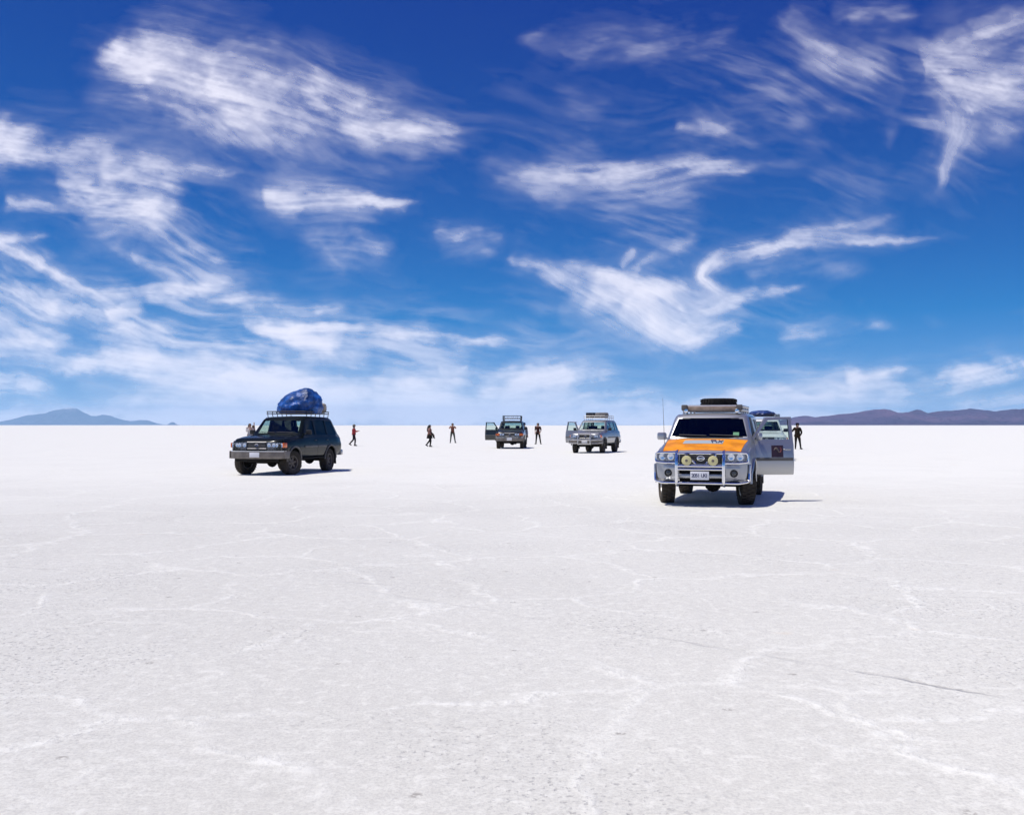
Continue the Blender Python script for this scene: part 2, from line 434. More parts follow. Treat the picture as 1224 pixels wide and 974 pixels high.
    # left bands and swirls
    S([(-40, 340), (10, 352), (55, 366), (95, 378)], [9, 12, 13, 8], 1.1, 70, 7)
    S([(108, 349), (160, 349), (215, 346), (283, 341)], [5, 9, 10, 4], 1.35, 70, 6, phi=-3)
    S([(50, 350), (90, 366), (130, 385), (175, 397), (220, 409), (252, 419)], [14, 17, 15, 8, 5, 3], 1.15, 60, 6)
    S([(125, 378), (150, 368), (175, 364)], [8, 10, 5], .9, 40, 6)
    S([(225, 366), (290, 361), (350, 362), (425, 366)], [8, 11, 8, 3], 1.1, 80, 6, phi=1)
    S([(-50, 378), (0, 386), (45, 400), (98, 414)], [14, 15, 13, 5], 1.25, 80, 7)
    S([(-50, 420), (10, 424), (70, 434), (120, 440)], [12, 13, 11, 6], .95, 90, 7)
    S([(-50, 452), (0, 456), (40, 462), (72, 474)], [11, 13, 12, 5], 1.35, 70, 6)
    # wedge in the middle left
    S([(284, 393), (330, 394), (375, 400), (420, 412), (452, 430)], [5, 13, 21, 24, 14], 1.7, 80, 7, phi=6, t0=.06)
    S([(300, 390), (380, 390), (468, 391)], [4, 6, 3], 1.2, 80, 4, warp=10)
    S([(430, 405), (500, 406), (560, 406), (622, 408)], [8, 7, 6, 2], 1.2, 90, 4, warp=10)
    # broad low sheet, left to middle
    S([(80, 434), (130, 431), (190, 438), (250, 448), (330, 456), (430, 458)], [7, 15, 20, 22, 22, 18], 1.8, 100, 8, phi=6, t0=.05)
    S([(120, 462), (220, 474), (330, 480), (480, 478), (600, 474)], [14, 20, 22, 20, 14], 1.3, 110, 8, phi=2)
    S([(524, 440), (545, 436), (566, 434)], [6, 8, 4], .8, 40, 5)
    S([(470, 464), (510, 455), (545, 452), (570, 456)], [9, 10, 9, 5], .8, 50, 6)
    S([(560, 472), (596, 456), (640, 446), (690, 444), (742, 440)], [9, 15, 16, 12, 3], 1.4, 70, 6, phi=-6)
    S([(600, 462), (680, 452), (752, 449)], [8, 9, 3], 1.0, 80, 5, phi=-4)
    S([(570, 470), (640, 474), (700, 470)], [10, 14, 8], .9, 80, 6)
    S([(676, 475), (740, 470), (800, 464)], [4, 5, 2], .7, 80, 4)
    # horizon veil
    S([(150, 494), (330, 493), (520, 492), (700, 492), (930, 490), (1100, 492)], [11, 13, 13, 11, 12, 9], 1.2, 140, 8, phi=0, warp=10, k=.6, t0=.1, t1=.2)
    S([(-120, 503), (200, 502), (600, 502), (1000, 503), (1350, 503)], [8, 9, 9, 8, 8], 2.6, 160, 7, warp=6, k=.4, t0=.02, t1=.02)
    # low bands on the right
    S([(862, 478), (930, 474), (1010, 471), (1070, 474), (1120, 480)], [8, 11, 12, 12, 8], 1.45, 90, 6, phi=-2)
    S([(1008, 455), (1030, 449), (1055, 444), (1088, 438)], [9, 9, 7, 2], 1.4, 50, 5, phi=-14)
    S([(1085, 470), (1125, 461), (1175, 449), (1228, 436), (1300, 420)], [11, 13, 12, 12, 10], 1.5, 80, 6, phi=-13)
    S([(1130, 490), (1190, 482), (1260, 474)], [8, 9, 9], .9, 80, 5, phi=-6)
    S([(780, 484), (860, 486), (960, 482)], [8, 9, 6], .8, 90, 6)
    # big hooked cirrus, middle right
    S([(604, 308), (640, 316), (680, 320), (712, 316)], [5, 9, 9, 4], 1.15, 50, 5, phi=12)
    S([(640, 322), (690, 348), (740, 372), (790, 400), (832, 418)], [8, 16, 20, 18, 7], .95, 70, 7, phi=30)
    S([(690, 330), (730, 338), (775, 352), (815, 362), (852, 350)], [6, 13, 20, 22, 12], 1.35, 60, 7, phi=14)
    S([(740, 360), (780, 378), (815, 395), (835, 412)], [10, 18, 20, 8], 1.35, 60, 7, phi=24)
    S([(800, 400), (840, 395), (890, 384)], [8, 12, 4], 1.0, 50, 5, phi=-18)
    S([(820, 370), (855, 362), (895, 352), (972, 342)], [14, 13, 7, 2], 1.05, 60, 5, phi=-6)
    S([(1140, 282), (1060, 285), (990, 287), (930, 294), (880, 302), (848, 314), (838, 330), (852, 346), (876, 356)], [2, 6, 9, 10, 9, 8, 7, 8, 7], 1.3, 90, 5, warp=12, t0=.25, t1=.15)
    S([(1090, 252), (1030, 268), (970, 278), (915, 288)], [2, 6, 8, 6], .75, 90, 5, warp=14, t0=.3)
    S([(752, 330), (775, 306), (815, 290), (845, 280)], [4, 6, 7, 3], .45, 50, 5)
    S([(738, 322), (752, 306), (756, 294)], [4, 5, 3], .5, 30, 4)
    S([(930, 402), (975, 392), (1020, 384), (1078, 392)], [7, 12, 10, 4], .55, 60, 6, phi=-12)
    S([(660, 372), (740, 402), (800, 420)], [10, 14, 10], .4, 70, 7, phi=28)
    # middle band and top
    S([(610, 208), (660, 204), (700, 210), (770, 208), (830, 198), (880, 196), (942, 195)], [8, 12, 15, 14, 13, 8, 3], .85, 60, 6, phi=-5)
    S([(560, 205), (640, 212), (720, 224)], [10, 17, 12], .35, 60, 8, phi=4)
    S([(805, 150), (850, 149), (880, 153)], [5, 8, 4], .5, 50, 5)
    S([(612, 40), (680, 60), (760, 62), (830, 48), (900, 30)], [10, 20, 22, 20, 10], .36, 60, 8, phi=-10)
    S([(938, 4), (960, 36), (985, 60), (1030, 76), (1075, 90)], [14, 16, 20, 24, 18], .46, 60, 8, phi=24)
    S([(985, 12), (1050, 18), (1110, 6)], [12, 15, 10], .4, 50, 8, phi=-4)
    S([(1096, 72), (1120, 74), (1160, 80), (1210, 92), (1300, 98)], [18, 30, 36, 36, 34], 1.0, 70, 8, phi=10, t0=.02)
    S([(1110, 45), (1160, 38), (1240, 20), (1320, 10)], [12, 16, 20, 20], .6, 60, 8, phi=-16)
    S([(1108, 90), (1136, 128), (1144, 160), (1134, 200), (1118, 242)], [14, 20, 15, 9, 3], .65, 80, 6, warp=16)
    S([(1150, 120), (1180, 140), (1240, 150)], [18, 24, 20], .4, 60, 8, phi=30)
    S([(1060, 60), (1066, 110), (1058, 190)], [8, 10, 4], .18, 80, 6)
    # thin veils that fill in between
    D += veil(90, 300, 260, 130, .30, 12) + veil(250, 420, 420, 70, .45, 5) + veil(1000, 130, 260, 120, .22, 20)
    D += veil(760, 330, 240, 90, .30, 18) + veil(500, 250, 300, 120, .16, 8) + veil(1100, 430, 260, 60, .35, -6)
    D += veil(700, 130, 420, 90, .14, 4) + veil(350, 160, 240, 70, .16, 30)
    # fine wisps and the pale band along the horizon
    S([(400, 138), (470, 148), (530, 153), (582, 160)], [14, 13, 9, 3], .8, 90, 6, phi=8, t1=.4)
    S([(240, 452), (340, 470), (470, 470), (620, 462)], [10, 16, 16, 10], 1.0, 120, 7, phi=2)
    S([(620, 225), (690, 236), (780, 232), (860, 222)], [8, 14, 14, 6], .3, 70, 6, phi=-6)
    S([(420, 160), (500, 176), (570, 176)], [8, 12, 6], .3, 80, 6, phi=12)
    S([(0, 300), (70, 330), (150, 372), (240, 412)], [4, 5, 5, 3], .7, 90, 4, warp=14)
    S([(150, 300), (230, 330), (300, 338)], [6, 8, 4], .4, 80, 5, phi=20)
    S([(880, 330), (960, 318), (1050, 322)], [8, 12, 8], .3, 80, 6, phi=-6)
    S([(-100, 499), (120, 499), (330, 498), (520, 498), (700, 497), (930, 496), (1100, 499)], [6, 9, 11, 12, 11, 9, 6], 1.9, 150, 8, phi=0, warp=8, k=.4, t0=.1, t1=.15)
    # outside the picture the same kind of cirrus goes on
    def generic(A, B):
        a = fbm(A / 320, B / 130, 77, 4); b = fbm(A / 90 + a * 2, B / 11, 78, 5); c = fbm(A / 30, B / 6, 79, 4)
        return smooth(.50, .72, a) * smooth(.3, .75, .6 * b + .4 * c) * 0.8
    off = np.maximum(np.maximum(-40 - X, X - 1264), -40 - Y)
    D += generic(X + wx * 40, Y + wy * 26) * smooth(0, 110, off)
    D = np.where(D < 0.012, 0, D)
    a_main = 0.97 * (1 - np.exp(-1.75 * D)) ** 1.9
    verts, quads, alpha = [], [], []
    base = 0
    def shell(dirs, h=9000.0, RE=6371000.0):
        se = dirs[..., 2]
        d = -RE * se + np.sqrt((RE * se) ** 2 + 2 * RE * h + h * h)
        return dirs * d[..., None] + np.array([0, 0, CAM_H])
    def add(P, al, keep=None):
        nonlocal base
        ny, nx = al.shape; idx = np.arange(nx * ny).reshape(ny, nx)
        q = np.stack([idx[:-1, :-1], idx[1:, :-1], idx[1:, 1:], idx[:-1, 1:]], -1).reshape(-1, 4)
        ok = al.ravel()[q].max(1) > 0.008
        if keep is not None: ok &= keep.ravel()[q].all(1)
        q = q[ok]; used = np.unique(q); remap = np.full(nx * ny, -1); remap[used] = np.arange(len(used))
        verts.append(P.reshape(-1, 3)[used]); alpha.append(al.ravel()[used]); quads.append(remap[q] + base); base += len(used)
    add(shell(bearing(X, Y)), a_main)
    az = np.radians(np.arange(-180, 180.01, .9)); el = np.radians(np.arange(1.2, 84, .9))
    AZ, EL = np.meshgrid(az, el[::-1])
    dirs = np.stack([np.cos(EL) * np.sin(AZ), np.cos(EL) * np.cos(AZ), np.sin(EL)], -1)
    c, s = math.cos(PITCH), math.sin(PITCH)
    dep = dirs[..., 1] * c + dirs[..., 2] * s; up = -dirs[..., 1] * s + dirs[..., 2] * c
    with np.errstate(all='ignore'):
        qx = np.where(dep > .05, dirs[..., 0] / dep * FPX + 612, 1e6); qy = np.where(dep > .05, 487 - up / dep * FPX, 0)
    outside = (dep <= .05) | (qx < -262) | (qx > 1484) | (qy < -232)
    k = 9000 * np.cos(EL) / np.maximum(np.sin(EL), .05)
    gen = generic(dirs[..., 0] * k / 28 + 900, dirs[..., 1] * k / 28) * 0.9
    add(shell(dirs), 0.97 * (1 - np.exp(-1.75 * gen)) ** 1.9, outside)
    me = mesh_np('cirrus', np.concatenate(verts), np.concatenate(quads))
    at = me.attributes.new('thickness', 'FLOAT', 'POINT')
    at.data.foreach_set('value', np.concatenate(alpha).astype(np.float32))
    t = NT('cirrus_ice')
    a = t.new('ShaderNodeAttribute', attribute_name='thickness')
    tr = t.new('ShaderNodeBsdfTransparent'); tl = t.new('ShaderNodeBsdfTranslucent'); df = t.new('ShaderNodeBsdfDiffuse')
    tl.inputs['Color'].default_value = (0.92, 0.91, 0.89, 1); df.inputs['Color'].default_value = (0.84, 0.83, 0.81, 1)
    ad = t.new('ShaderNodeMixShader'); ad.inputs[0].default_value = 0.12
    t.l.new(tl.outputs[0], ad.inputs[1]); t.l.new(df.outputs[0], ad.inputs[2])
    mx = t.new('ShaderNodeMixShader'); t.l.new(a.outputs['Fac'], mx.inputs[0]); t.l.new(tr.outputs[0], mx.inputs[1]); t.l.new(ad.outputs[0], mx.inputs[2])
    t.l.new(mx.outputs[0], t.out.inputs['Surface'])
    o = link('cirrus', me, None, t.m)
    tag(o, 'wispy white cirrus streaks and hooks spread over the deep blue sky', 'cloud', kind='stuff')
build_clouds()

# ------------------------------------------------------------------ object materials
def principled(name, col, rough=0.5, metal=0.0, coat=0.0, spec=0.5, var=0.0, vscale=6.0, dust=0.0, dustcol=(0.55, 0.52, 0.48), bump=0.0, bscale=40.0, dust_z=(0.25, 1.0)):
    t = NT(name); bs = t.new('ShaderNodeBsdfPrincipled')
    P = t.coords('Object'); c = rgba(col)
    if var > 0:
        n = t.noise(P, vscale, 4)
        c = t.mix(t.maprange(n, 0.35, 0.65), rgba([q * (1 - var) for q in col]), rgba([min(1, q * (1 + var)) for q in col]))
    r = rough
    if dust > 0:
        g = t.new('ShaderNodeNewGeometry'); sp = t.new('ShaderNodeSeparateXYZ'); t.l.new(g.outputs['Position'], sp.inputs[0])
        z = t.maprange(sp.outputs[2], dust_z[1], dust_z[0])
        n = t.maprange(t.noise(P, 5.0, 5, 0.65), 0.3, 0.7)
        f = t.math('MULTIPLY', t.math('MULTIPLY', z, t.math('MULTIPLY_ADD', n, 0.7, 0.3)), dust)
        c = t.mix(f, c, rgba(dustcol)); r = t.math('MULTIPLY_ADD', f, 0.45, rough)
    t.put(bs, 'Base Color', c); t.put(bs, 'Roughness', r)
    bs.inputs['Metallic'].default_value = metal; bs.inputs['Specular IOR Level'].default_value = spec
    bs.inputs['Coat Weight'].default_value = coat; bs.inputs['Coat Roughness'].default_value = 0.04
    if bump > 0:
        b = t.new('ShaderNodeBump'); b.inputs['Distance'].default_value = bump; b.inputs['Strength'].default_value = 1
        t.l.new(t.noise(P, bscale, 4), b.inputs['Height']); t.l.new(b.outputs[0], bs.inputs['Normal'])
    t.l.new(bs.outputs[0], t.out.inputs['Surface'])
    return t.m

def glass(name, tint, refl=1.0):
    t = NT(name)
    lw = t.new('ShaderNodeLayerWeight'); lw.inputs['Blend'].default_value = 0.5
    fac = t.math('MULTIPLY_ADD', t.math('POWER', lw.outputs['Facing'], 5.0), 0.96, 0.04)
    tr = t.new('ShaderNodeBsdfTransparent'); tr.inputs[0].default_value = rgba(tint)
    gl = t.new('ShaderNodeBsdfGlossy'); gl.inputs['Roughness'].default_value = 0.02; gl.inputs['Color'].default_value = (0.95, 0.97, 1, 1)
    mx = t.new('ShaderNodeMixShader')
    t.l.new(t.math('MULTIPLY', fac, refl), mx.inputs[0]); t.l.new(tr.outputs[0], mx.inputs[1]); t.l.new(gl.outputs[0], mx.inputs[2])
    t.l.new(mx.outputs[0], t.out.inputs['Surface'])
    return t.m

M = {
 'black_paint': principled('black_green_paint', (0.008, 0.012, 0.013), 0.16, 0.0, 0.08, 0.12, dust=0.06, dustcol=(0.16, 0.145, 0.125)),
 'dark_paint': principled('dark_olive_paint', (0.012, 0.016, 0.014), 0.3, 0.0, 0.6, 0.5, dust=0.3, dustcol=(0.2, 0.18, 0.16)),
 'silver_paint': principled('silver_paint', (0.40, 0.41, 0.43), 0.34, 0.7, 0.6, dust=0.25, dustcol=(0.55, 0.52, 0.48)),
 'silver2_paint': principled('pale_silver_paint', (0.28, 0.285, 0.30), 0.34, 0.6, 0.5, dust=0.45, dustcol=(0.36, 0.32, 0.27)),
 'white_paint': principled('white_paint', (0.72, 0.73, 0.72), 0.35, 0.0, 0.6, dust=0.25),
 'orange_paint': principled('orange_paint', (0.86, 0.285, 0.003), 0.5, 0.0, 0.15, 0.25, var=0.22, vscale=2.6),
 'chrome': principled('chrome', (0.80, 0.81, 0.84), 0.12, 1.0),
 'dull_metal': principled('brushed_steel', (0.52, 0.51, 0.50), 0.42, 0.9, var=0.08),
 'rust_metal': principled('dusty_bumper', (0.15, 0.13, 0.115), 0.6, 0.15, var=0.2, dust=0.2),
 'trim': principled('black_trim', (0.012, 0.012, 0.012), 0.55, var=0.1),
 'grey_trim': principled('grey_trim', (0.11, 0.105, 0.10), 0.6, var=0.15, dust=0.3, dustcol=(0.3, 0.27, 0.24)),
 'rubber': principled('rubber', (0.020, 0.018, 0.016), 0.85, spec=0.25, var=0.2, vscale=12, dust=0.30, dustcol=(0.26, 0.21, 0.16), dust_z=(0.05, 0.9)),
 'roof_rubber': principled('spare_rubber', (0.022, 0.021, 0.019), 0.85, spec=0.25, var=0.25, vscale=12),
 'steel_rim': principled('steel_rim', (0.46, 0.45, 0.43), 0.4, 0.8, var=0.12, dust=0.25),
 'dark_rim': principled('dark_rim', (0.10, 0.09, 0.085), 0.5, 0.5, var=0.15, dust=0.35, dustcol=(0.22, 0.18, 0.15)),
 'under': principled('underbody', (0.013, 0.012, 0.011), 0.9, spec=0.2),
 'cabin': principled('cabin_trim', (0.022, 0.021, 0.020), 0.8, spec=0.2, var=0.1),
 'seat': principled('seat_cloth', (0.045, 0.042, 0.04), 0.95, spec=0.1, var=0.2),
 'glass': glass('window_glass', (0.55, 0.62, 0.58)),
 'tinted': glass('tinted_glass', (0.10, 0.10, 0.085), 0.6),
 'screen': glass('screen_glass', (0.36, 0.36, 0.33), 1.2),
 'clear': glass('lamp_glass', (0.90, 0.92, 0.95)),
 'door_glass': glass('door_glass', (0.82, 0.9, 0.86)),
 'reflector': principled('lamp_reflector', (0.22, 0.23, 0.26), 0.25, 0.6, var=0.5, vscale=18),
 'amber': principled('amber_lens', (0.62, 0.12, 0.012), 0.2, 0.0, 0.5, var=0.15),
 'red_lens': principled('red_lens', (0.35, 0.015, 0.012), 0.2, 0.0, 0.5),
 'fog_cover': principled('lamp_cover', (0.66, 0.60, 0.30), 0.4, var=0.1),
 'plate': principled('plate_white', (0.72, 0.72, 0.74), 0.45),
 'ink': principled('plate_ink', (0.03, 0.03, 0.09), 0.6),
 'sticker_purple': principled('purple_sticker', (0.032, 0.008, 0.026), 0.5),
 'sticker_red': principled('red_print', (0.30, 0.07, 0.06), 0.5),
 'sticker_grey': principled('grey_print', (0.16, 0.13, 0.12), 0.5),
 'sticker_blue': principled('grey_blue_sticker', (0.42, 0.48, 0.52), 0.4),
 'sticker_green': principled('green_sticker', (0.03, 0.22, 0.09), 0.5),
 'tarp': principled('blue_tarpaulin', (0.008, 0.07, 0.28), 0.42, spec=0.45, var=0.45, vscale=3.0, bump=0.04, bscale=8),
 'tarp2': principled('navy_tarpaulin', (0.012, 0.04, 0.16), 0.4, spec=0.6, var=0.35, vscale=3.0, bump=0.02, bscale=7),
 'bag': principled('beige_canvas', (0.33, 0.29, 0.24), 0.9, var=0.2, bump=0.01, bscale=10),
 'rope': principled('rope', (0.25, 0.18, 0.12), 0.9),
 'box_black': principled('black_plastic_box', (0.015, 0.015, 0.018), 0.5),
 'box_grey': principled('grey_duffel', (0.16, 0.15, 0.14), 0.85, var=0.2),
 'wood': principled('rack_boards', (0.30, 0.23, 0.17), 0.7, var=0.25, vscale=8),
 'skin': principled('skin', (0.36, 0.20, 0.135), 0.55, var=0.06),
 'eye': principled('eye', (0.02, 0.015, 0.01), 0.3),
 'hair': principled('dark_hair', (0.018, 0.012, 0.009), 0.6, var=0.2),
 'brown_hair': principled('brown_hair', (0.07, 0.035, 0.018), 0.6, var=0.2),
 'shoe': principled('shoe', (0.02, 0.018, 0.016), 0.7),
}
def cloth(name, col):
    M[name] = principled(name, col, 0.92, spec=0.12, var=0.18, vscale=9, bump=0.006, bscale=14)
for _n, _c in (('red_jacket', (0.30, 0.035, 0.04)), ('dark_trousers', (0.022, 0.016, 0.022)), ('grey_cap', (0.20, 0.19, 0.17)), ('pink_brown_top', (0.24, 0.13, 0.11)),
               ('black_cloth', (0.014, 0.012, 0.012)), ('brown_top', (0.15, 0.055, 0.035)), ('green_grey_trousers', (0.075, 0.08, 0.065)), ('maroon_top', (0.045, 0.016, 0.013)),
               ('dark_brown_coat', (0.020, 0.013, 0.008)), ('hat_navy', (0.012, 0.012, 0.02)), ('white_top', (0.50, 0.47, 0.47)), ('pink_top', (0.45, 0.26, 0.24)), ('blue_cap', (0.03, 0.06, 0.18)), ('lavender_cloth', (0.42, 0.40, 0.46))):
    cloth(_n, _c)

# ------------------------------------------------------------------ shape helpers
class MB:
    def __init__(s): s.bm = bmesh.new()
    def box(s, c, d, rot=None, bev=0.0, taper=None):
        r = bmesh.ops.create_cube(s.bm, size=1.0); vs = r['verts']
        for v in vs:
            k = 1.0
            if taper is not None and v.co.z > 0: k = taper
            v.co = Vector((v.co.x * d[0] * k, v.co.y * d[1] * k, v.co.z * d[2]))
        if bev > 0:
            es = list({e for v in vs for e in v.link_edges})
            rr = bmesh.ops.bevel(s.bm, geom=es, offset=bev, segments=2, profile=0.5, affect='EDGES', clamp_overlap=True)
            vs = list({v for f in rr['faces'] for v in f.verts} | {v for v in vs if v.is_valid})
        mt = Matrix.Translation(Vector(c))
        if rot is not None: mt = mt @ rot.to_4x4()
        bmesh.ops.transform(s.bm, matrix=mt, verts=vs)
        return s
    def tube(s, pts, r, seg=8, closed=False, caps=True):
        P = [Vector(p) for p in pts]; n = len(P); rings = []
        rad = r if isinstance(r, (list, tuple)) else [r] * n
        up = Vector((0, 0, 1)); prev = None
        for i in range(n):
            if closed: tg = (P[(i + 1) % n] - P[i - 1])
            else: tg = P[min(i + 1, n - 1)] - P[max(i - 1, 0)]
            tg.normalize()
            if prev is None:
                a = up if abs(tg.z) < 0.95 else Vector((1, 0, 0))
                u = tg.cross(a).normalized()
            else:
                u = (prev - tg * prev.dot(tg)).normalized()
            prev = u; w = tg.cross(u)
            rings.append([s.bm.verts.new(P[i] + (u * math.cos(k * 2 * math.pi / seg) + w * math.sin(k * 2 * math.pi / seg)) * rad[i]) for k in range(seg)])
        m = n if closed else n - 1
        for i in range(m):
            a, b = rings[i], rings[(i + 1) % n]
            for k in range(seg): s.bm.faces.new((a[k], a[(k + 1) % seg], b[(k + 1) % seg], b[k]))
        if caps and not closed:
            s.bm.faces.new(rings[0][::-1]); s.bm.faces.new(rings[-1])
        return s
    def lathe(s, prof, seg=24, axis='Y', c=(0, 0, 0), closed=False):
        rings = []
        for r, h in prof:
            ring = []
            for k in range(seg):
                a = 2 * math.pi * k / seg; x, z = r * math.cos(a), r * math.sin(a)
                co = (x, h, z) if axis == 'Y' else ((h, x, z) if axis == 'X' else (x, z, h))
                ring.append(s.bm.verts.new(Vector(co) + Vector(c)))
            rings.append(ring)
        pairs = list(zip(rings, rings[1:])) + ([(rings[-1], rings[0])] if closed else [])
        for a, b in pairs:
            for k in range(seg): s.bm.faces.new((a[k], a[(k + 1) % seg], b[(k + 1) % seg], b[k]))
        if not closed:
            if prof[0][0] > 1e-5: s.bm.faces.new(rings[0][::-1])
            if prof[-1][0] > 1e-5: s.bm.faces.new(rings[-1])
        return s
    def slab(s, pts, off):
        """polygon with a thickness vector"""
        o = Vector(off); a = [s.bm.verts.new(Vector(p)) for p in pts]; b = [s.bm.verts.new(Vector(p) + o) for p in pts]
        s.bm.faces.new(a); s.bm.faces.new(b[::-1]); n = len(a)
        for i in range(n): s.bm.faces.new((a[i], b[i], b[(i + 1) % n], a[(i + 1) % n]))
        return s
    def grid(s, fn, nu, nv, thick):
        """sheet fn(u, v) with thickness vector"""
        th = Vector(thick)
        A = [[s.bm.verts.new(Vector(fn(i / nu, j / nv))) for j in range(nv + 1)] for i in range(nu + 1)]
        B = [[s.bm.verts.new(A[i][j].co + th) for j in range(nv + 1)] for i in range(nu + 1)]
        for i in range(nu):
            for j in range(nv):
                s.bm.faces.new((A[i][j], A[i + 1][j], A[i + 1][j + 1], A[i][j + 1]))
                s.bm.faces.new((B[i][j], B[i][j + 1], B[i + 1][j + 1], B[i + 1][j]))
        for i in range(nu):
            s.bm.faces.new((A[i][0], B[i][0], B[i + 1][0], A[i + 1][0])); s.bm.faces.new((A[i][nv], A[i + 1][nv], B[i + 1][nv], B[i][nv]))
        for j in range(nv):
            s.bm.faces.new((A[0][j], A[0][j + 1], B[0][j + 1], B[0][j])); s.bm.faces.new((A[nu][j], B[nu][j], B[nu][j + 1], A[nu][j + 1]))
        return s
    def mesh(s, name, ang=35):
        bmesh.ops.recalc_face_normals(s.bm, faces=s.bm.faces[:])
        me = bpy.data.meshes.new(name); s.bm.to_mesh(me); s.bm.free()
        soft(me, ang)
        return me
    def build(s, name, mat, parent=None, loc=None, ang=35):
        o = link(name, s.mesh(name, ang), parent, mat)
        if loc is not None: o.location = loc
        return o

def soft(me, ang=35):
    me.polygons.foreach_set('use_smooth', [True] * len(me.polygons))
    me.set_sharp_from_angle(angle=R(ang))

def empty(name, loc=(0, 0, 0), rz=0.0):
    o = bpy.data.objects.new(name, None); COL.objects.link(o); o.location = loc; o.rotation_euler = (0, 0, rz)
    o.empty_display_size = 0.3
    return o

def round_path(pts, r=0.06, n=4):
    """polyline with rounded corners"""
    P = [Vector(p) for p in pts]; out = [P[0]]
    for i in range(1, len(P) - 1):
        a, b, c = P[i - 1], P[i], P[i + 1]
        u = (a - b); v = (c - b); k = min(r, u.length * .45, v.length * .45); u.normalize(); v.normalize()
        p, q = b + u * k, b + v * k
        for j in range(n + 1):
            t = j / n; out.append(p * (1 - t) ** 2 + b * 2 * t * (1 - t) + q * t * t)
    out.append(P[-1])
    return out

def prism(poly, axis, lo, hi):
    """closed prism mesh; poly in the two remaining axes (x,z for Y, y,z for X, x,y for Z)"""
    bm = bmesh.new()
    def mk(p, h): return (p[0], h, p[1]) if axis == 'Y' else ((h, p[0], p[1]) if axis == 'X' else (p[0], p[1], h))
    a = [bm.verts.new(mk(p, lo)) for p in poly]; b = [bm.verts.new(mk(p, hi)) for p in poly]; n = len(a)
    bm.faces.new(a); bm.faces.new(b[::-1])
    for i in range(n): bm.faces.new((a[i], b[i], b[(i + 1) % n], a[(i + 1) % n]))
    bmesh.ops.recalc_face_normals(bm, faces=bm.faces[:])
    me = bpy.data.meshes.new('cut'); bm.to_mesh(me); bm.free()
    return me

def grow(poly, d):
    c = np.mean(np.array(poly), axis=0); out = []
    for p in poly:
        v = np.array(p) - c; out.append(tuple(c + v + np.sign(v) * d))
    return out

def boolean(me, ops):
    """me combined with [(operation, mesh), ...]; returns a new mesh"""
    base = bpy.data.objects.new('tmp', me); COL.objects.link(base); tmp = [base]
    for op, cm in ops:
        c = bpy.data.objects.new('tmp', cm); COL.objects.link(c); tmp.append(c)
        m = base.modifiers.new('b', 'BOOLEAN'); m.operation = op; m.object = c; m.solver = 'EXACT'
    bpy.context.view_layer.update()
    dg = bpy.context.evaluated_depsgraph_get()
    out = bpy.data.meshes.new_from_object(base.evaluated_get(dg))
    for o in tmp: bpy.data.objects.remove(o)
    out.materials.clear(); soft(out, 32)
    return out

def text_mesh(txt, size, ext=0.002):
    cu = bpy.data.curves.new('txt', 'FONT'); cu.body = txt; cu.size = size; cu.extrude = ext; cu.align_x = 'CENTER'; cu.align_y = 'CENTER'
    o = bpy.data.objects.new('txt', cu); COL.objects.link(o); bpy.context.view_layer.update()
    me = bpy.data.meshes.new_from_object(o.evaluated_get(bpy.context.evaluated_depsgraph_get()))
    bpy.data.objects.remove(o)
    return me

# ------------------------------------------------------------------ off-road wagon
# station table: x, zb, W, zw, zs, Ws, zt, Wt   (x forward, y left, z up, ground at 0)
TAB_A = [(2.20, .62, .80, .86, 1.00, .78, 1.06, .70), (2.16, .58, .88, .86, 1.03, .86, 1.10, .79), (2.05, .55, .925, .86, 1.09, .91, 1.175, .83),
         (1.60, .52, .95, .86, 1.12, .93, 1.235, .85), (1.00, .50, .96, .86, 1.17, .935, 1.285, .85), (0.90, .50, .96, .86, 1.19, .935, 1.30, .84),
         (0.33, .50, .96, .86, 1.22, .93, 1.83, .73), (0.20, .50, .96, .86, 1.22, .93, 1.875, .735), (-0.6, .50, .96, .86, 1.22, .93, 1.90, .735),
         (-1.7, .50, .96, .86, 1.22, .925, 1.885, .735), (-1.92, .52, .955, .86, 1.22, .92, 1.84, .72), (-2.28, .56, .945, .86, 1.22, .905, 1.38, .80),
         (-2.39, .58, .935, .86, 1.12, .89, 1.22, .80), (-2.45, .60, .90, .86, 1.00, .86, 1.10, .78)]
TAB_B = [(2.32, .52, .80, .80, .98, .78, 1.04, .70), (2.27, .49, .89, .80, 1.01, .87, 1.08, .79), (2.12, .48, .935, .80, 1.06, .915, 1.14, .84),
         (1.60, .50, .965, .84, 1.13, .94, 1.24, .865), (1.08, .50, .97, .84, 1.18, .945, 1.31, .865), (0.97, .50, .97, .84, 1.20, .945, 1.325, .855),
         (0.53, .50, .97, .84, 1.24, .94, 1.80, .755), (0.37, .50, .97, .84, 1.24, .94, 1.845, .76), (-0.6, .50, .97, .84, 1.24, .94, 1.87, .76),
         (-1.8, .50, .97, .84, 1.24, .935, 1.86, .76), (-2.05, .52, .965, .84, 1.24, .93, 1.81, .745), (-2.36, .56, .955, .84, 1.22, .915, 1.34, .81),
         (-2.44, .58, .94, .84, 1.12, .90, 1.22, .81), (-2.49, .60, .90, .84, 1.00, .86, 1.10, .78)]

def half_section(row):
    x, zb, W, zw, zs, Ws, zt, Wt = row
    return [(0, zb), (W * .78, zb), (W * .93, zb + .02), (W * .975, zb + .09), (W - .004, zw - .10), (W, zw), (W - .006, zw + .09), (Ws + .004, zs - .05), (Ws - .02, zs),
            (Wt + .03, zt - .10), (Wt - .002, zt - .05), (Wt - .05, zt - .018), (Wt * .62, zt), (Wt * .3, zt + .006), (0, zt + .008)]

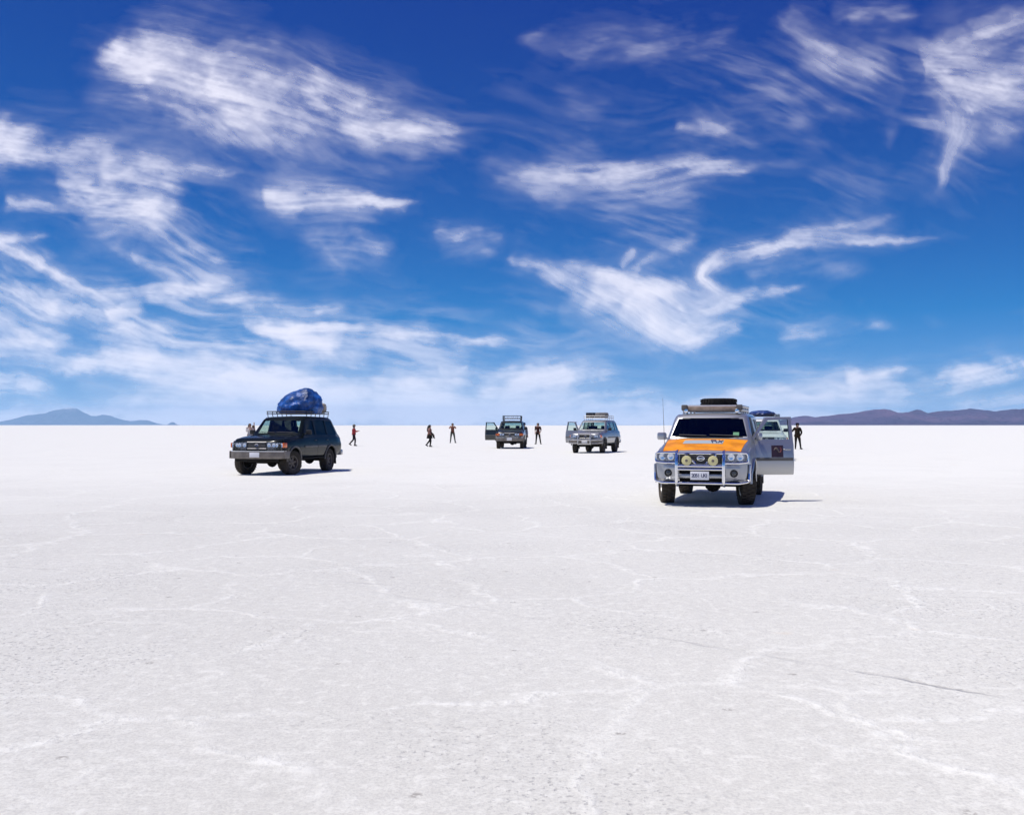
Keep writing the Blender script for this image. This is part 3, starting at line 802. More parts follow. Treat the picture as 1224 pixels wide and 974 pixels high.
class Shell:
    def __init__(s, tab): s.tab = sorted(tab, key=lambda r: -r[0]); s.xs = np.array([r[0] for r in s.tab][::-1]); s.arr = np.array(s.tab)[::-1]
    def row(s, x): return [x] + [float(np.interp(x, s.xs, s.arr[:, k])) for k in range(1, 8)]
    def sec(s, x): return half_section(s.row(x))
    def surf_y(s, x, z):
        h = s.sec(x)[2:12]; zs = [p[1] for p in h]; ys = [p[0] for p in h]
        return float(np.interp(z, zs, ys))
    def surf_z(s, x, y):
        h = s.sec(x)[8:][::-1]
        return float(np.interp(abs(y), [p[0] for p in h], [p[1] for p in h]))
    def loft(s, xs, fn=None):
        bm = bmesh.new(); rings = []
        for x in xs:
            h = fn(x) if fn else s.sec(x)
            ring = [(x, y, z) for y, z in h] + [(x, -y, z) for y, z in h[1:-1][::-1]]
            rings.append([bm.verts.new(p) for p in ring])
        n = len(rings[0])
        for a, b in zip(rings, rings[1:]):
            for k in range(n): bm.faces.new((a[k], a[(k + 1) % n], b[(k + 1) % n], b[k]))
        bm.faces.new(rings[0][::-1]); bm.faces.new(rings[-1])
        bmesh.ops.recalc_face_normals(bm, faces=bm.faces[:])
        me = bpy.data.meshes.new('loft'); bm.to_mesh(me); bm.free()
        return me
    def outer(s):
        xs = []
        for a, b in zip(s.tab, s.tab[1:]):
            k = 3 if abs(a[0] - b[0]) > .4 else 1
            xs += [a[0] + (b[0] - a[0]) * i / k for i in range(k)]
        xs.append(s.tab[-1][0])
        return s.loft(xs)
    def inner(s, x0, x1):
        def fn(x):
            r = s.row(x); r[1] = .60; r[2] -= .06; r[3] = .86; r[4] = min(r[4], r[6] - .2); r[5] -= .06; r[6] -= .055; r[7] -= .05
            return half_section(r)
        xs = sorted({x0, x1} | {t[0] for t in s.tab if x1 < t[0] < x0}, reverse=True)
        return s.loft(xs, fn)

def wagon_meshes(tab, P):
    """all boolean-cut shells of one body type"""
    S = Shell(tab); outer = S.outer(); inner = S.inner(P['cow'] - .06, P['rear_in'])
    ax = P['axles']; wr = P['arch']
    arches = []
    for a in ax:
        poly = [(a + wr * math.cos(t), .42 + wr * math.sin(t)) for t in np.linspace(0, 2 * math.pi, 28, endpoint=False)]
        for sgn in (1, -1): arches.append(prism(poly, 'Y', *sorted((sgn * .58, sgn * 1.3))))
    wins = [prism(w, 'Y', -1.4, 1.4) for w in P['side_windows']]
    ws = prism(P['windscreen'], 'X', P['cow'] - .75, P['cow'] + .25); rw = prism(P['rear_window'], 'X', -2.9, P['rear_in'] + .35)
    doors = [prism(grow(d, .006), 'Y', *sorted((s * .62, s * 1.4))) for d in P['doors'] for s in (1, -1)]
    hp = P['hood']; hcut = prism(grow(hp, .006), 'Z', 1.0, 1.6)
    out = {'S': S}
    out['body'] = boolean(outer.copy(), [('DIFFERENCE', inner)] + [('DIFFERENCE', m) for m in wins + [ws, rw] + arches + doors + [hcut]])
    out['hood'] = boolean(outer.copy(), [('INTERSECT', prism(hp, 'Z', 1.005, 1.6))])
    for i, d in enumerate(P['doors']):
        for s, nm in ((1, 'L'), (-1, 'R')):
            out['door%d%s' % (i, nm)] = boolean(outer.copy(), [('INTERSECT', prism(d, 'Y', *sorted((s * .62, s * 1.4)))), ('DIFFERENCE', inner), ('DIFFERENCE', wins[i])])
    return out

P_A = dict(cow=.90, rear_in=-2.2, axles=(1.425, -1.425), arch=.47,
    side_windows=[[(.60, 1.28), (.25, 1.735), (-.24, 1.755), (-.24, 1.28)], [(-.37, 1.27), (-.37, 1.755), (-1.20, 1.755), (-1.20, 1.27)], [(-1.32, 1.27), (-1.32, 1.75), (-1.82, 1.735), (-2.10, 1.33), (-2.10, 1.27)]],
    windscreen=[(-.77, 1.335), (.77, 1.335), (.655, 1.765), (-.655, 1.765)], rear_window=[(-.72, 1.30), (.72, 1.30), (.62, 1.74), (-.62, 1.74)],
    doors=[[(.72, .56), (.72, 1.20), (.68, 1.27), (.28, 1.79), (-.30, 1.80), (-.30, .56)], [(-.31, .56), (-.31, 1.80), (-1.27, 1.80), (-1.27, 1.02), (-1.0, .80), (-.93, .56)]],
    hood=[(1.02, -.80), (2.13, -.74), (2.13, .74), (1.02, .80)])
P_B = dict(cow=.97, rear_in=-2.28, axles=(1.485, -1.485), arch=.48,
    side_windows=[[(.66, 1.30), (.34, 1.70), (-.10, 1.72), (-.10, 1.30)], [(-.24, 1.29), (-.24, 1.73), (-1.22, 1.73), (-1.22, 1.29)], [(-1.34, 1.29), (-1.34, 1.725), (-1.92, 1.71), (-2.16, 1.35), (-2.16, 1.29)]],
    windscreen=[(-.79, 1.36), (.79, 1.36), (.675, 1.735), (-.675, 1.735)], rear_window=[(-.74, 1.30), (.74, 1.30), (.64, 1.72), (-.64, 1.72)],
    doors=[[(.76, .56), (.76, 1.24), (.72, 1.30), (.38, 1.765), (-.17, 1.775), (-.17, .56)], [(-.18, .56), (-.18, 1.775), (-1.29, 1.775), (-1.29, 1.02), (-1.05, .80), (-.98, .56)]],
    hood=[(1.10, -.82), (2.23, -.76), (2.23, .76), (1.10, .82)])
TYPES = {'A': (P_A, wagon_meshes(TAB_A, P_A)), 'B': (P_B, wagon_meshes(TAB_B, P_B))}

_wheel_cache = {}
def wheel_meshes(Rt, w):
    if (Rt, w) in _wheel_cache: return _wheel_cache[(Rt, w)]
    h = w / 2; m = MB(); ri = Rt * .56
    m.lathe([(ri, -h * .72), (ri + .03, -h * .92), (Rt * .82, -h), (Rt * .95, -h * .9), (Rt - .012, -h * .70), (Rt - .010, 0), (Rt - .012, h * .70), (Rt * .95, h * .9), (Rt * .82, h), (ri + .03, h * .92), (ri, h * .72)], 40, closed=True)
    n = 30
    for k in range(n):
        a = 2 * math.pi * k / n
        for row, (yy, ww) in enumerate(((-h * .66, h * .5), (-h * .08, h * .42), (h * .56, h * .52))):
            b = a + (math.pi / n if row == 1 else 0)
            m.box((math.cos(b) * (Rt - .008), yy, math.sin(b) * (Rt - .008)), (.026, ww, .050), Matrix.Rotation(-b, 3, 'Y'))
    tyre = m.mesh('tyre', 40)
    r = MB()
    r.lathe([(ri + .004, -h * .74), (ri + .004, h * .76), (ri - .02, h * .74), (ri - .035, h * .45), (ri - .035, -h * .70)], 32, closed=True)
    r.lathe([(0, h * .52), (.05, h * .52), (.075, h * .40), (.10, h * .28), (.10, h * .1), (0, h * .1)], 16)
    for k in range(6):
        a = 2 * math.pi * k / 6
        r.box((math.cos(a) * ri * .62, h * .26, math.sin(a) * ri * .62), (ri * .72, .035, .075), Matrix.Rotation(-a, 3, 'Y'), .008)
    rim = r.mesh('rim', 40)
    b = MB(); b.lathe([(0, -h * .45), (ri - .03, -h * .45), (ri - .03, -h * .2), (0, -h * .2)], 24)
    drum = b.mesh('drum', 40)
    _wheel_cache[(Rt, w)] = (tyre, rim, drum)
    return _wheel_cache[(Rt, w)]

def mats_on(me, mat):
    me = me.copy(); me.materials.clear(); me.materials.append(mat); return me

def pane(S, poly, sgn):
    """side window pane a little inside the outer skin"""
    m = MB(); pts = [(x, sgn * (S.surf_y(x, z) - .016), z) for x, z in poly]
    m.slab(pts, (0, -sgn * .006, 0))
    return m

def seat_mb(x, y, w=.5):
    m = MB()
    m.box((x, y, .80), (.50, w, .20), None, .05)
    m.box((x - .27, y, 1.10), (.16, w, .60), Matrix.Rotation(R(-12), 3, 'Y'), .05)
    for dy in ((0,) if w < .7 else (-.35, .35)):
        m.box((x - .36, y + dy, 1.47), (.10, .26, .17), Matrix.Rotation(R(-12), 3, 'Y'), .04)
    return m

def wagon(kind, name, label, loc, heading, paint, hood_paint=None, steer=0.0, open_doors=(), rim='dark_rim', glass_m='glass', side_glass='tinted', Rt=.39, wide=.27, plate='', plate_frame=False):
    P, G = TYPES[kind]; S = G['S']
    rt = empty(name, (loc[0], loc[1], 0), R(270 - heading)); tag(rt, label, 'car', 'off-road wagons parked on the salt flat')
    paint_m = M[paint]
    part = lambda nm, me, mat: link(nm, mats_on(me, mat), rt)
    part('body', G['body'], paint_m); part('hood', G['hood'], M[hood_paint or paint])
    # doors with panes and handles; an open door swings about its front edge
    for i, d in enumerate(P['doors']):
        for s, nm in ((1, 'L'), (-1, 'R')):
            key = '%d%s' % (i, nm)
            hx = max(p[0] for p in d) - .06; hy = s * .87
            me = mats_on(G['door' + key], paint_m); me.transform(Matrix.Translation((-hx, -hy, 0)))
            do = link('door', me, rt); do.location = (hx, hy, 0)
            ang = dict(open_doors).get(key, 0.0); do.rotation_euler = (0, 0, R(-s * ang))
            sg = M['door_glass'] if ang else M[side_glass if (s > 0 or i > 0) else glass_m]
            pn = pane(S, grow(P['side_windows'][i], .012), s); o = pn.build('window', sg, do); o.data.transform(Matrix.Translation((-hx, -hy, 0)))
            hb = MB(); xr = min(p[0] for p in P['side_windows'][i]) + .06; yh = s * (S.surf_y(xr, 1.08) + .016)
            hb.tube(round_path([(xr + .09, yh - s * .02, 1.09), (xr + .075, yh, 1.09), (xr - .055, yh, 1.09), (xr - .07, yh - s * .02, 1.09)], .02), .013, 6)
            o = hb.build('handle', M['trim' if paint not in ('silver_paint', 'silver2_paint') else 'silver_paint'], do); o.data.transform(Matrix.Translation((-hx, -hy, 0)))
            # rubbing strip along the door
            xs = sorted({min(p[0] for p in d) + (.02 if i == 0 else .26), max(p[0] for p in d) - .02}); st = MB()
            st.box(((xs[0] + xs[1]) / 2, s * (S.surf_y(0, .90) + .008), .885), (xs[1] - xs[0], .024, .065), None, .008)
            o = st.build('moulding', M['grey_trim'], do); o.data.transform(Matrix.Translation((-hx, -hy, 0)))
            if i == 0:
                mm = MB(); mx = max(p[0] for p in P['side_windows'][0]) - .06; my = s * (S.surf_y(mx, 1.30) + .12)
                mm.box((mx, my + s * .02, 1.36), (.09, .20, .16), None, .035); mm.tube([(mx, my - s * .14, 1.30), (mx, my, 1.33)], .022, 6)
                o = mm.build('mirror', M['trim' if paint not in ('silver_paint',) else 'silver_paint'], do); o.data.transform(Matrix.Translation((-hx, -hy, 0)))
    for s in (1, -1):
        pane(S, grow(P['side_windows'][2], .012), s).build('window', M[side_glass], rt)
    # windscreen and rear window
    (ya, za), (yb, zb2) = P['windscreen'][1], P['windscreen'][2]
    c0 = P['cow']; row0 = [r for r in S.tab if abs(r[0] - c0) < .02][0]; row1 = [r for r in S.tab if r[0] < c0 - .3][0]
    def wsx(z): return float(np.interp(z, [row0[6], row1[6]], [row0[0], row1[0]]))
    def wsf(u, v):
        z = za - .02 + (zb2 - za + .04) * v; yy = (ya + .02 + (yb - ya) * v) * (2 * u - 1)
        return (wsx(z + .006) - .022 + (.050 if kind == 'B' else .035) * (1 - abs(2 * u - 1) ** 3) + .02 * v * (1 - v), yy, z)
    m = MB(); m.grid(wsf, 12, 6, (-.006, 0, -.004)); wsc = m.build('windscreen', M[glass_m], rt)
    m = MB()
    for y0, y1 in ((-.62, -.05), (.02, .60)):
        zz = za + .02; m.tube([(wsx(zz) + .03, y0, zz + .015), (wsx(zz) + .045, y1, zz)], .009, 5)
    m.build('wiper', M['trim'], wsc)
    m = MB(); (ra, rz0), (rb, rz1) = P['rear_window'][1], P['rear_window'][2]
    rr0 = [r for r in S.tab if r[0] < P['rear_in'] + .02][0]; rr1 = [r for r in S.tab if r[0] > P['rear_in'] + .1][-1]
    rx = lambda z: float(np.interp(z, [rr0[6], rr1[6]], [rr0[0], rr1[0]])) + .02
    m.grid(lambda u, v: (rx(rz0 - .01 + (rz1 - rz0 + .02) * v), (ra + .015 + (rb - ra) * v) * (2 * u - 1), rz0 - .01 + (rz1 - rz0 + .02) * v), 6, 3, (.006, 0, 0))
    m.build('rear_window', M['tinted' if kind == 'B' else 'door_glass'], rt)
    # cabin
    m = MB(); m.box((P['cow'] - .26, 0, 1.12), (.46, 1.66, .34), None, .06); m.box((P['cow'] - .36, -.0, .85), (.3, .3, .4), None, .04); m.build('dashboard', M['cabin'], rt)
    m = MB(); cx = P['cow'] - .55
    m.tube([(cx + .05 * math.sin(t), .38 + .19 * math.cos(t), 1.19 + .18 * math.sin(t)) for t in np.linspace(0, 2 * math.pi, 20, endpoint=False)], .014, 6, closed=True)
    m.tube([(cx + .18, .38, 1.12), (cx, .38, 1.19)], .03, 6); m.tube([(cx, .20, 1.19), (cx, .56, 1.19)], .014, 5); m.build('steering_wheel', M['trim'], rt)
    for y in (.38, -.38): seat_mb(.02, y).build('seat', M['seat'], rt)
    seat_mb(-.92, 0, 1.35).build('seat', M['seat'], rt)
    # running gear
    m = MB(); m.box((0, 0, .52), (4.2, .86, .12), None, .03)
    for y in (-.38, .38): m.box((-.05, y, .47), (4.1, .10, .13), None, .02)
    m.box((-1.9, .2, .46), (.55, .5, .2), None, .05); m.box((.2, -.2, .42), (.6, .35, .16), None, .05); m.build('chassis', M['under'], rt)
    for a in P['axles']:
        m = MB(); m.tube([(a, -.70, .40), (a, .70, .40)], .055, 8); m.lathe([(.05, -.12), (.15, -.08), (.17, 0), (.15, .08), (.05, .12)], 12, 'X', (a, .14, .40)); m.build('axle', M['under'], rt)
    m = MB(); m.tube([(-1.2, -.35, .42), (-1.75, -.45, .44), (-2.40, -.55, .47)], .032, 8); m.build('exhaust', M['under'], rt)
    ty, rm, dr = wheel_meshes(Rt, wide)
    for k, a in enumerate(P['axles']):
        for s in (1, -1):
            wo = link('wheel', mats_on(rm, M[rim]), rt); wo.location = (a, s * .80, Rt - .006)
            wo.rotation_euler = (0, R(7 * k + 11 * s), (0 if s > 0 else math.pi) + (R(steer) if k == 0 else 0))
            link('tyre', mats_on(ty, M['rubber']), wo); link('drum', mats_on(dr, M['under']), wo)
            # flare over each wheel
            fl = MB(); pts = []
            for t in np.linspace(R(2), R(178), 16):
                fx, fz = a + (P['arch'] + .012) * math.cos(t), .42 + (P['arch'] + .012) * math.sin(t)
                pts.append((fx, s * (S.surf_y(fx, max(fz, .62)) + .004), fz))
            fl.tube(pts, .032, 6); fl.build('wheel_arch_flare', paint_m if kind == 'B' else M['grey_trim'], rt)
            mf = MB(); mf.box((a - P['arch'] + .02, s * .82, .40), (.014, .27, .34), Matrix.Rotation(R(8), 3, 'Y'), .004); mf.build('mudflap', M['trim'], rt)
    for s in (1, -1):
        m = MB(); m.box((-.05, s * .90, .50), (1.75, .12, .055), None, .02)
        for x in (.6, -.7): m.tube([(x, s * .55, .54), (x, s * .88, .50)], .02, 6)
        m.build('side_step', M['under'], rt)
        m = MB(); xr = S.tab[-1][0]; m.box((xr + .03, s * .79, 1.0), (.09, .16, .30), None, .02); m.build('tail_light', M['red_lens'], rt)
    m = MB(); xr = S.tab[-1][0]; m.box((xr - .07, 0, .62), (.16, 1.84, .20), None, .04); m.build('rear_bumper', M['dull_metal' if kind == 'A' else 'silver_paint'], rt)
    return rt, S, P

def number_plate(rt, x, z, txt, y=0.0, w=.34, h=.155, frame=False):
    m = MB(); m.box((x, y, z), (.012, w, h), None, .004); o = m.build('number_plate', M['plate'], rt)
    if frame:
        f = MB(); f.tube([(x + .012, y - w / 2, z - h / 2), (x + .012, y + w / 2, z - h / 2), (x + .012, y + w / 2, z + h / 2), (x + .012, y - w / 2, z + h / 2)], .010, 5, closed=True); f.build('plate_frame', M['plate'], o)
    n = len(txt); pitch = w * .86 / max(n, 1)
    for i, ch in enumerate(txt):
        if ch == ' ': continue
        me = text_mesh(ch, h * .62); me.transform(Matrix.Translation((x + .0085, y + (i - (n - 1) / 2) * pitch, z)) @ Matrix.Rotation(R(90), 4, 'Z') @ Matrix.Rotation(R(90), 4, 'X'))
        link('plate_letter', me, o, M['ink'])
    return o

def lamp(rt, name, poly, x, back, lens='clear', inner='reflector', slope=0.0):
    """lamp unit: reflector bowl behind a lens; poly in (y, z)"""
    yc = sum(p[0] for p in poly) / len(poly)
    f = lambda p: x - slope * max(0, abs(p[0]) - .55)
    m = MB(); m.slab([(f(p) - back - .016, p[0], p[1]) for p in poly], (back, 0, 0)); o = m.build(name, M[inner], rt)
    zc = sum(p[1] for p in poly) / len(poly); h = max(p[1] for p in poly) - min(p[1] for p in poly)
    if inner == 'reflector':
        b = MB()
        for dy in (-.09, .08):
            b.lathe([(0, -.0155), (h * .16, -.0145), (h * .30, -.012), (h * .36, -.0125), (h * .36, -.02), (0, -.02)], 14, 'X', (f((yc + dy, 0)), yc + dy, zc))
        b.build('lamp_bowl', M['chrome'], o)
    l = MB(); l.slab([(f(p), p[0], p[1]) for p in poly], (-.01, 0, 0)); l.build('lens', M[lens], o)
    return o

def rack_A(rt, S, z0, x0, x1, w, rail=.10, mat='trim', bars=6, feet=5, upper=False):
    m = MB(); zb = z0
    for zz in ([zb, zb + rail] if rail else [zb]):
        m.tube(round_path([(x0, -w, zz), (x1, -w, zz), (x1, w, zz), (x0, w, zz), (x0, -w, zz)], .05), .017, 6)
    for x in np.linspace(x1 + .06, x0 - .06, feet):
        for s in (1, -1):
            m.tube([(x, s * w, zb + rail), (x, s * w, zb), (x, s * (w - .02), S.surf_z(x, w - .06) - .01)], .014, 6)
    for x in (x0, x1):
        for y in (-w * .5, 0, w * .5): m.tube([(x, y, zb), (x, y, zb + rail)], .011, 5)
    o = m.build('roof_rack', M[mat], rt)
    for x in np.linspace(x0 - .1, x1 + .1, bars):
        b = MB(); b.box((x, 0, zb), (.05, 2 * w, .025), None, .006); b.build('crossbar', M[mat], o)
    return o

def front_A(rt, bumper='rust_metal', strip='chrome', plate='', lens='clear', frame=False, mid='amber'):
    m = MB(); m.box((2.19, 0, .955), (.05, .66, .22), None, .012); g = m.build('grille', M['trim'], rt)
    for z in (.89, .935, .98, 1.025):
        b = MB(); b.box((2.218, 0, z), (.014, .60, .016)); b.build('grille_bar', M['grey_trim'], g)
    f = MB(); f.tube([(2.218, -.335, .85), (2.218, .335, .85), (2.212, .335, 1.06), (2.212, -.335, 1.06)], .014, 6, closed=True); f.build('grille_surround', M['dull_metal'], g)
    e = MB(); e.tube([(2.235 , .055 * math.cos(t), .965 + .034 * math.sin(t)) for t in np.linspace(0, 2 * math.pi, 16, endpoint=False)], .008, 5, closed=True)
    e.tube([(2.235, -.03, .95), (2.235, 0, .995), (2.235, .03, .95)], .008, 5); e.build('emblem', M['chrome'], g)
    for s in (1, -1):
        lamp(rt, 'headlight', [(s * .36, .88), (s * .66, .88), (s * .66, 1.045), (s * .36, 1.05)], 2.225, .08, lens)
        lamp(rt, 'indicator', [(s * .675, .88), (s * .865, .885), (s * .855, 1.03), (s * .675, 1.045)], 2.232, .05, mid, 'red_lens' if mid == 'amber' else 'reflector', .12)
        MB().box((2.10, s * .912, .958), (.20, .05, .15), Matrix.Rotation(R(-s * 8), 3, 'Z'), .012).build('corner_lens', M['amber'], rt)
        lamp(rt, 'side_light', [(s * .36, .81), (s * .86, .81), (s * .86, .868), (s * .36, .868)], 2.232, .05, 'clear', 'grey_trim', .12)
    # bumper: shallow U of sheet steel with a bright top edge
    def bx(y): return 2.36 - .20 * (abs(y) / .95) ** 4
    m = MB(); ys = np.linspace(-.95, .95, 21)
    pts = [(bx(y), y, .775) for y in ys]
    m.grid(lambda u, v: (bx(-.95 + 1.9 * u) - (.03 if v < .2 else 0), -.95 + 1.9 * u, .53 + .245 * v), 20, 4, (-.06, 0, 0))
    for s in (1, -1): m.box((2.02, s * .955, .655), (.36, .03, .24), None, .01)
    bo = m.build('front_bumper', M[bumper], rt)
    t = MB(); t.grid(lambda u, v: (bx(-.95 + 1.9 * u) + .004 - .10 * v, -.95 + 1.9 * u, .778 + .012 * v), 20, 2, (0, 0, -.02)); t.build('bumper_strip', M[strip], bo)
    number_plate(rt, 2.375, .655, plate, frame=frame)
    m = MB(); m.box((2.2, 0, .50), (.12, 1.5, .14), None, .03); m.build('skid_plate', M['under'], rt)

def bundle(name, dims, mat, seed, lean=0.0, lumps=5, amp=.10, slope=0.0):
    """a heap of luggage lashed under a creased tarpaulin; base at z = 0"""
    rnd = random.Random(seed)
    bm = bmesh.new(); bmesh.ops.create_icosphere(bm, subdivisions=5, radius=1.0)
    from mathutils import noise as mn
    cs = [(Vector((rnd.uniform(-1, 1), rnd.uniform(-1, 1), rnd.uniform(.1, 1))).normalized(), rnd.uniform(.06, .2)) for _ in range(lumps)]
    for v in bm.verts:
        d = v.co.normalized(); r = 1.0
        for c, a in cs: r += a * max(0, d.dot(c)) ** 5
        q = d * 2.1 + Vector((seed, 0, 0))
        r += amp * (.5 - abs(1.7 * mn.noise(q)))
        r += .085 * (.3 - abs(mn.noise(Vector((d.x * 3.2 + d.z * 2, d.y * 5.5, d.z * 2.2)) + Vector((0, seed, 0))))) + .022 * abs(mn.noise(d * 9 + Vector((0, 0, seed))))
        p = d * r
        x, y, z = p
        z = max(z, -.42 + .05 * mn.noise(d * 4)); zz = (z + .42) / 1.42
        x += lean * zz
        zz *= 1 - slope * min(1.0, max(0.0, .15 - .55 * y + .30 * x + .5 * max(0, abs(y) - .5)))
        v.co = Vector((x * dims[0] * .5, y * dims[1] * .5, zz * dims[2]))
    me = bpy.data.meshes.new(name); bm.to_mesh(me); bm.free(); soft(me, 24)
    return link(name, me, None, mat)

def place_on(o, rt, x, y, z, rz=0.0):
    """stand a top-level thing at a car-local spot without parenting it"""
    mt = Matrix.Translation(rt.location) @ Matrix.Rotation(rt.rotation_euler.z, 4, 'Z')
    o.location = mt @ Vector((x, y, z)); o.rotation_euler = (0, 0, rt.rotation_euler.z + rz)

def ground_at(px, py):
    d = FPX * CAM_H / (py - 508.0)
    return ((px - 612.0) / FPX * d, d)

def car_origin(px, py, heading, lx, ly):
    """car root so that its local ground point (lx, ly) stands at a spot"""
    gx, gy = ground_at(px, py); a = R(270 - heading)
    return (gx - (lx * math.cos(a) - ly * math.sin(a)), gy - (lx * math.sin(a) + ly * math.cos(a)))

# ---- 1. silver wagon with the orange hood
hd = 17.5
rt, S, P = wagon('B', 'off_road_wagon', 'silver off-road wagon with orange hood, bull bar and spare tyre on its roof', car_origin(797, 600, hd, 1.485, -.80), hd,
                 'silver_paint', 'orange_paint', steer=15, open_doors=(('0L', 68),), rim='steel_rim', glass_m='screen', side_glass='tinted', Rt=.40, wide=.29)
SILVER = rt
m = MB(); m.box((2.33, 0, .915), (.05, .82, .22), None, .015); g = m.build('grille', M['trim'], rt)
for z in (.86, .90, .94, .98): MB().box((2.362, 0, z), (.012, .76, .014)).build('grille_bar', M['grey_trim'], g)
for s in (1, -1): MB().tube([(2.368, s * .10, .84), (2.372, s * .30, 1.02)], .022, 6).build('grille_wing', M['chrome'], g)
e = MB(); e.tube([(2.385, .07 * math.cos(t), .945 + .045 * math.sin(t)) for t in np.linspace(0, 2 * math.pi, 18, endpoint=False)], .010, 6, closed=True); e.box((2.385, 0, .945), (.014, .17, .026), None, .005); e.build('emblem', M['chrome'], g)
for s in (1, -1):
    lamp(rt, 'headlight', [(s * .44, .865), (s * .90, .88), (s * .885, 1.03), (s * .70, 1.055), (s * .44, 1.03)], 2.365, .10, 'clear', 'reflector', .13)
# body-coloured bumper with the dark mouth
def bxB(y): return 2.44 - .26 * (abs(y) / .91) ** 4
m = MB()
for s in (1, -1):
    m.grid(lambda u, v: (bxB(.42 + .49 * u) - (.05 * (1 - v) ** 2) - (.03 if v > .9 else 0), s * (.42 + .49 * u), .475 + .375 * v), 8, 6, (-.08, 0, 0))
    m.box((2.10, s * .925, .66), (.30, .035, .34), None, .012)
m.grid(lambda u, v: (2.44 - .02 * v, -.42 + .84 * u, .735 + .10 * v), 6, 2, (-.08, 0, 0))
m.box((2.40, 0, .60), (.07, .86, .085), None, .02)
bump = m.build('front_bumper', M['silver_paint'], rt)
MB().box((2.34, 0, .62), (.05, .86, .30), None, .01).build('air_intake', M['under'], bump)
for s in (1, -1):
    l = MB(); l.lathe([(.0, .0), (.055, .0), (.062, .012), (.075, .012), (.075, -.03), (.0, -.03)], 18, 'X', (bxB(.64) + .006, s * .64, .655)); fo = l.build('fog_light', M['trim'], bump)
    MB().lathe([(0, .016), (.045, .010), (.05, 0), (0, 0)], 14, 'X', (bxB(.64) + .008, s * .64, .655)).build('lens', M['clear'], fo)
MB().box((2.28, 0, .46), (.24, 1.5, .08), None, .03).build('skid_plate', M['under'], rt)
# bull bar
m = MB()
for s in (1, -1):
    m.tube(round_path([(2.40, s * .455, .42), (2.53, s * .455, .46), (2.53, s * .455, .86), (2.47, s * .455, 1.07), (2.36, s * .455, 1.08)], .06), .034, 10)
    m.tube(round_path([(2.48, s * .455, 1.055), (2.42, s * .72, 1.06), (2.30, s * .89, 1.045), (2.30, s * .90, .87), (2.44, s * .72, .855), (2.51, s * .455, .855)], .05), .021, 8)
    m.tube(round_path([(2.53, s * .455, .47), (2.48, s * .74, .465), (2.26, s * .915, .49), (2.20, s * .93, .80)], .07), .024, 8)
for z, x, r in ((1.045, 2.49, .021), (.80, 2.53, .026), (.735, 2.53, .022), (.465, 2.53, .024)): m.tube([(x, -.455, z), (x, .455, z)], r, 8)
bull = m.build('bull_bar', M['chrome'], rt)
for s in (1, -1):
    l = MB(); l.lathe([(0, -.09), (.06, -.085), (.098, -.02), (.104, .0), (.104, .018), (.0, .018)], 20, 'X', (2.53, s * .255, .905)); l.tube([(2.50, s * .255, .80), (2.50, s * .255, .83)], .014, 6)
    so = l.build('spot_light', M['trim'], rt); c = MB().lathe([(0, .040), (.05, .036), (.09, .026), (.098, .016), (0, .016)], 20, 'X', (2.533, s * .255, .905)).build('lamp_cover', M['fog_cover'], so)
    MB().lathe([(0, .048), (.026, .044), (.03, .034), (0, .034)], 12, 'X', (2.533, s * .255, .905)).build('cover_badge', M['sticker_grey'], so)
number_plate(rt, 2.568, .615, '2051 UKI', w=.36, h=.165)
# hood decal and windscreen sticker
m = MB(); m.grid(lambda u, v: (1.34 + .40 * u, -.44 + .80 * v, S.surf_z(1.34 + .40 * u, -.44 + .80 * v) + .007), 4, 8, (0, 0, -.003)); dec = m.build('hood_decal', M['sticker_blue'], rt, ang=60)
m = MB()
for (u0, v0, u1, v1) in ((.02, .10, .36, .16), (.02, .18, .36, .24), (.02, .10, .02, .2), (.18, .12, .18, .19), (.04, .26, .34, .34), (.34, .26, .04, .34)):
    pa, pb = [(1.36 + a * .9, .0 + b, S.surf_z(1.36 + a * .9, b) + .012) for a, b in ((u0, v0), (u1, v1))]
    m.tube([pa, pb], .012, 5)
m.build('decal_mark', M['ink'], dec)
zst = 1.40; xst = float(np.interp(zst, [1.325, 1.80], [.97, .53]))
MB().grid(lambda u, v: (xst + .034 - .07 * v * .93, .50 + .12 * u, zst - .02 + .07 * v), 2, 2, (-.003, 0, -.002)).build('sticker', M['sticker_green'], rt)
# aerial
MB().tube([(1.15, -.90, 1.20), (1.12, -.93, 1.9), (1.05, -.95, 2.18)], [.006, .004, .003], 6).build('aerial', M['grey_trim'], rt)
# roof tray with boards, end blocks and lamps
m = MB(); zr = 1.925
m.tube(round_path([(.28, -.62, zr), (-1.75, -.62, zr), (-1.75, .62, zr), (.28, .62, zr), (.28, -.62, zr)], .06), .026, 8)
m.tube(round_path([(.30, -.62, zr + .08), (-1.77, -.62, zr + .08), (-1.77, .62, zr + .08), (.30, .62, zr + .08), (.30, -.62, zr + .08)], .06), .030, 8)
for x in (.2, -.35, -1.0, -1.65):
    for s in (1, -1): m.tube([(x, s * .62, zr + .09), (x, s * .62, zr), (x, s * .62, S.surf_z(x, .60) - .01)], .020, 6)
rk = m.build('roof_rack', M['dull_metal'], rt)
for k, x in enumerate(np.linspace(.18, -1.68, 9)): MB().box((x, 0, zr + .005), (.15, 1.22, .024), None, .005).build('board', M['wood'], rk)
MB().box((.315, 0, zr + .03), (.03, 1.06, .09), None, .008).build('front_board', M['wood'], rk)
for s in (1, -1):
    MB().box((.33, s * .585, zr + .055), (.12, .13, .12), None, .02).build('end_block', M['grey_trim'], rk)
    MB().lathe([(0, .03), (.04, .028), (.05, 0), (.03, -.05), (0, -.05)], 14, 'X', (.40, s * .54, zr - .02)).build('rack_lamp', M['chrome'], rk)
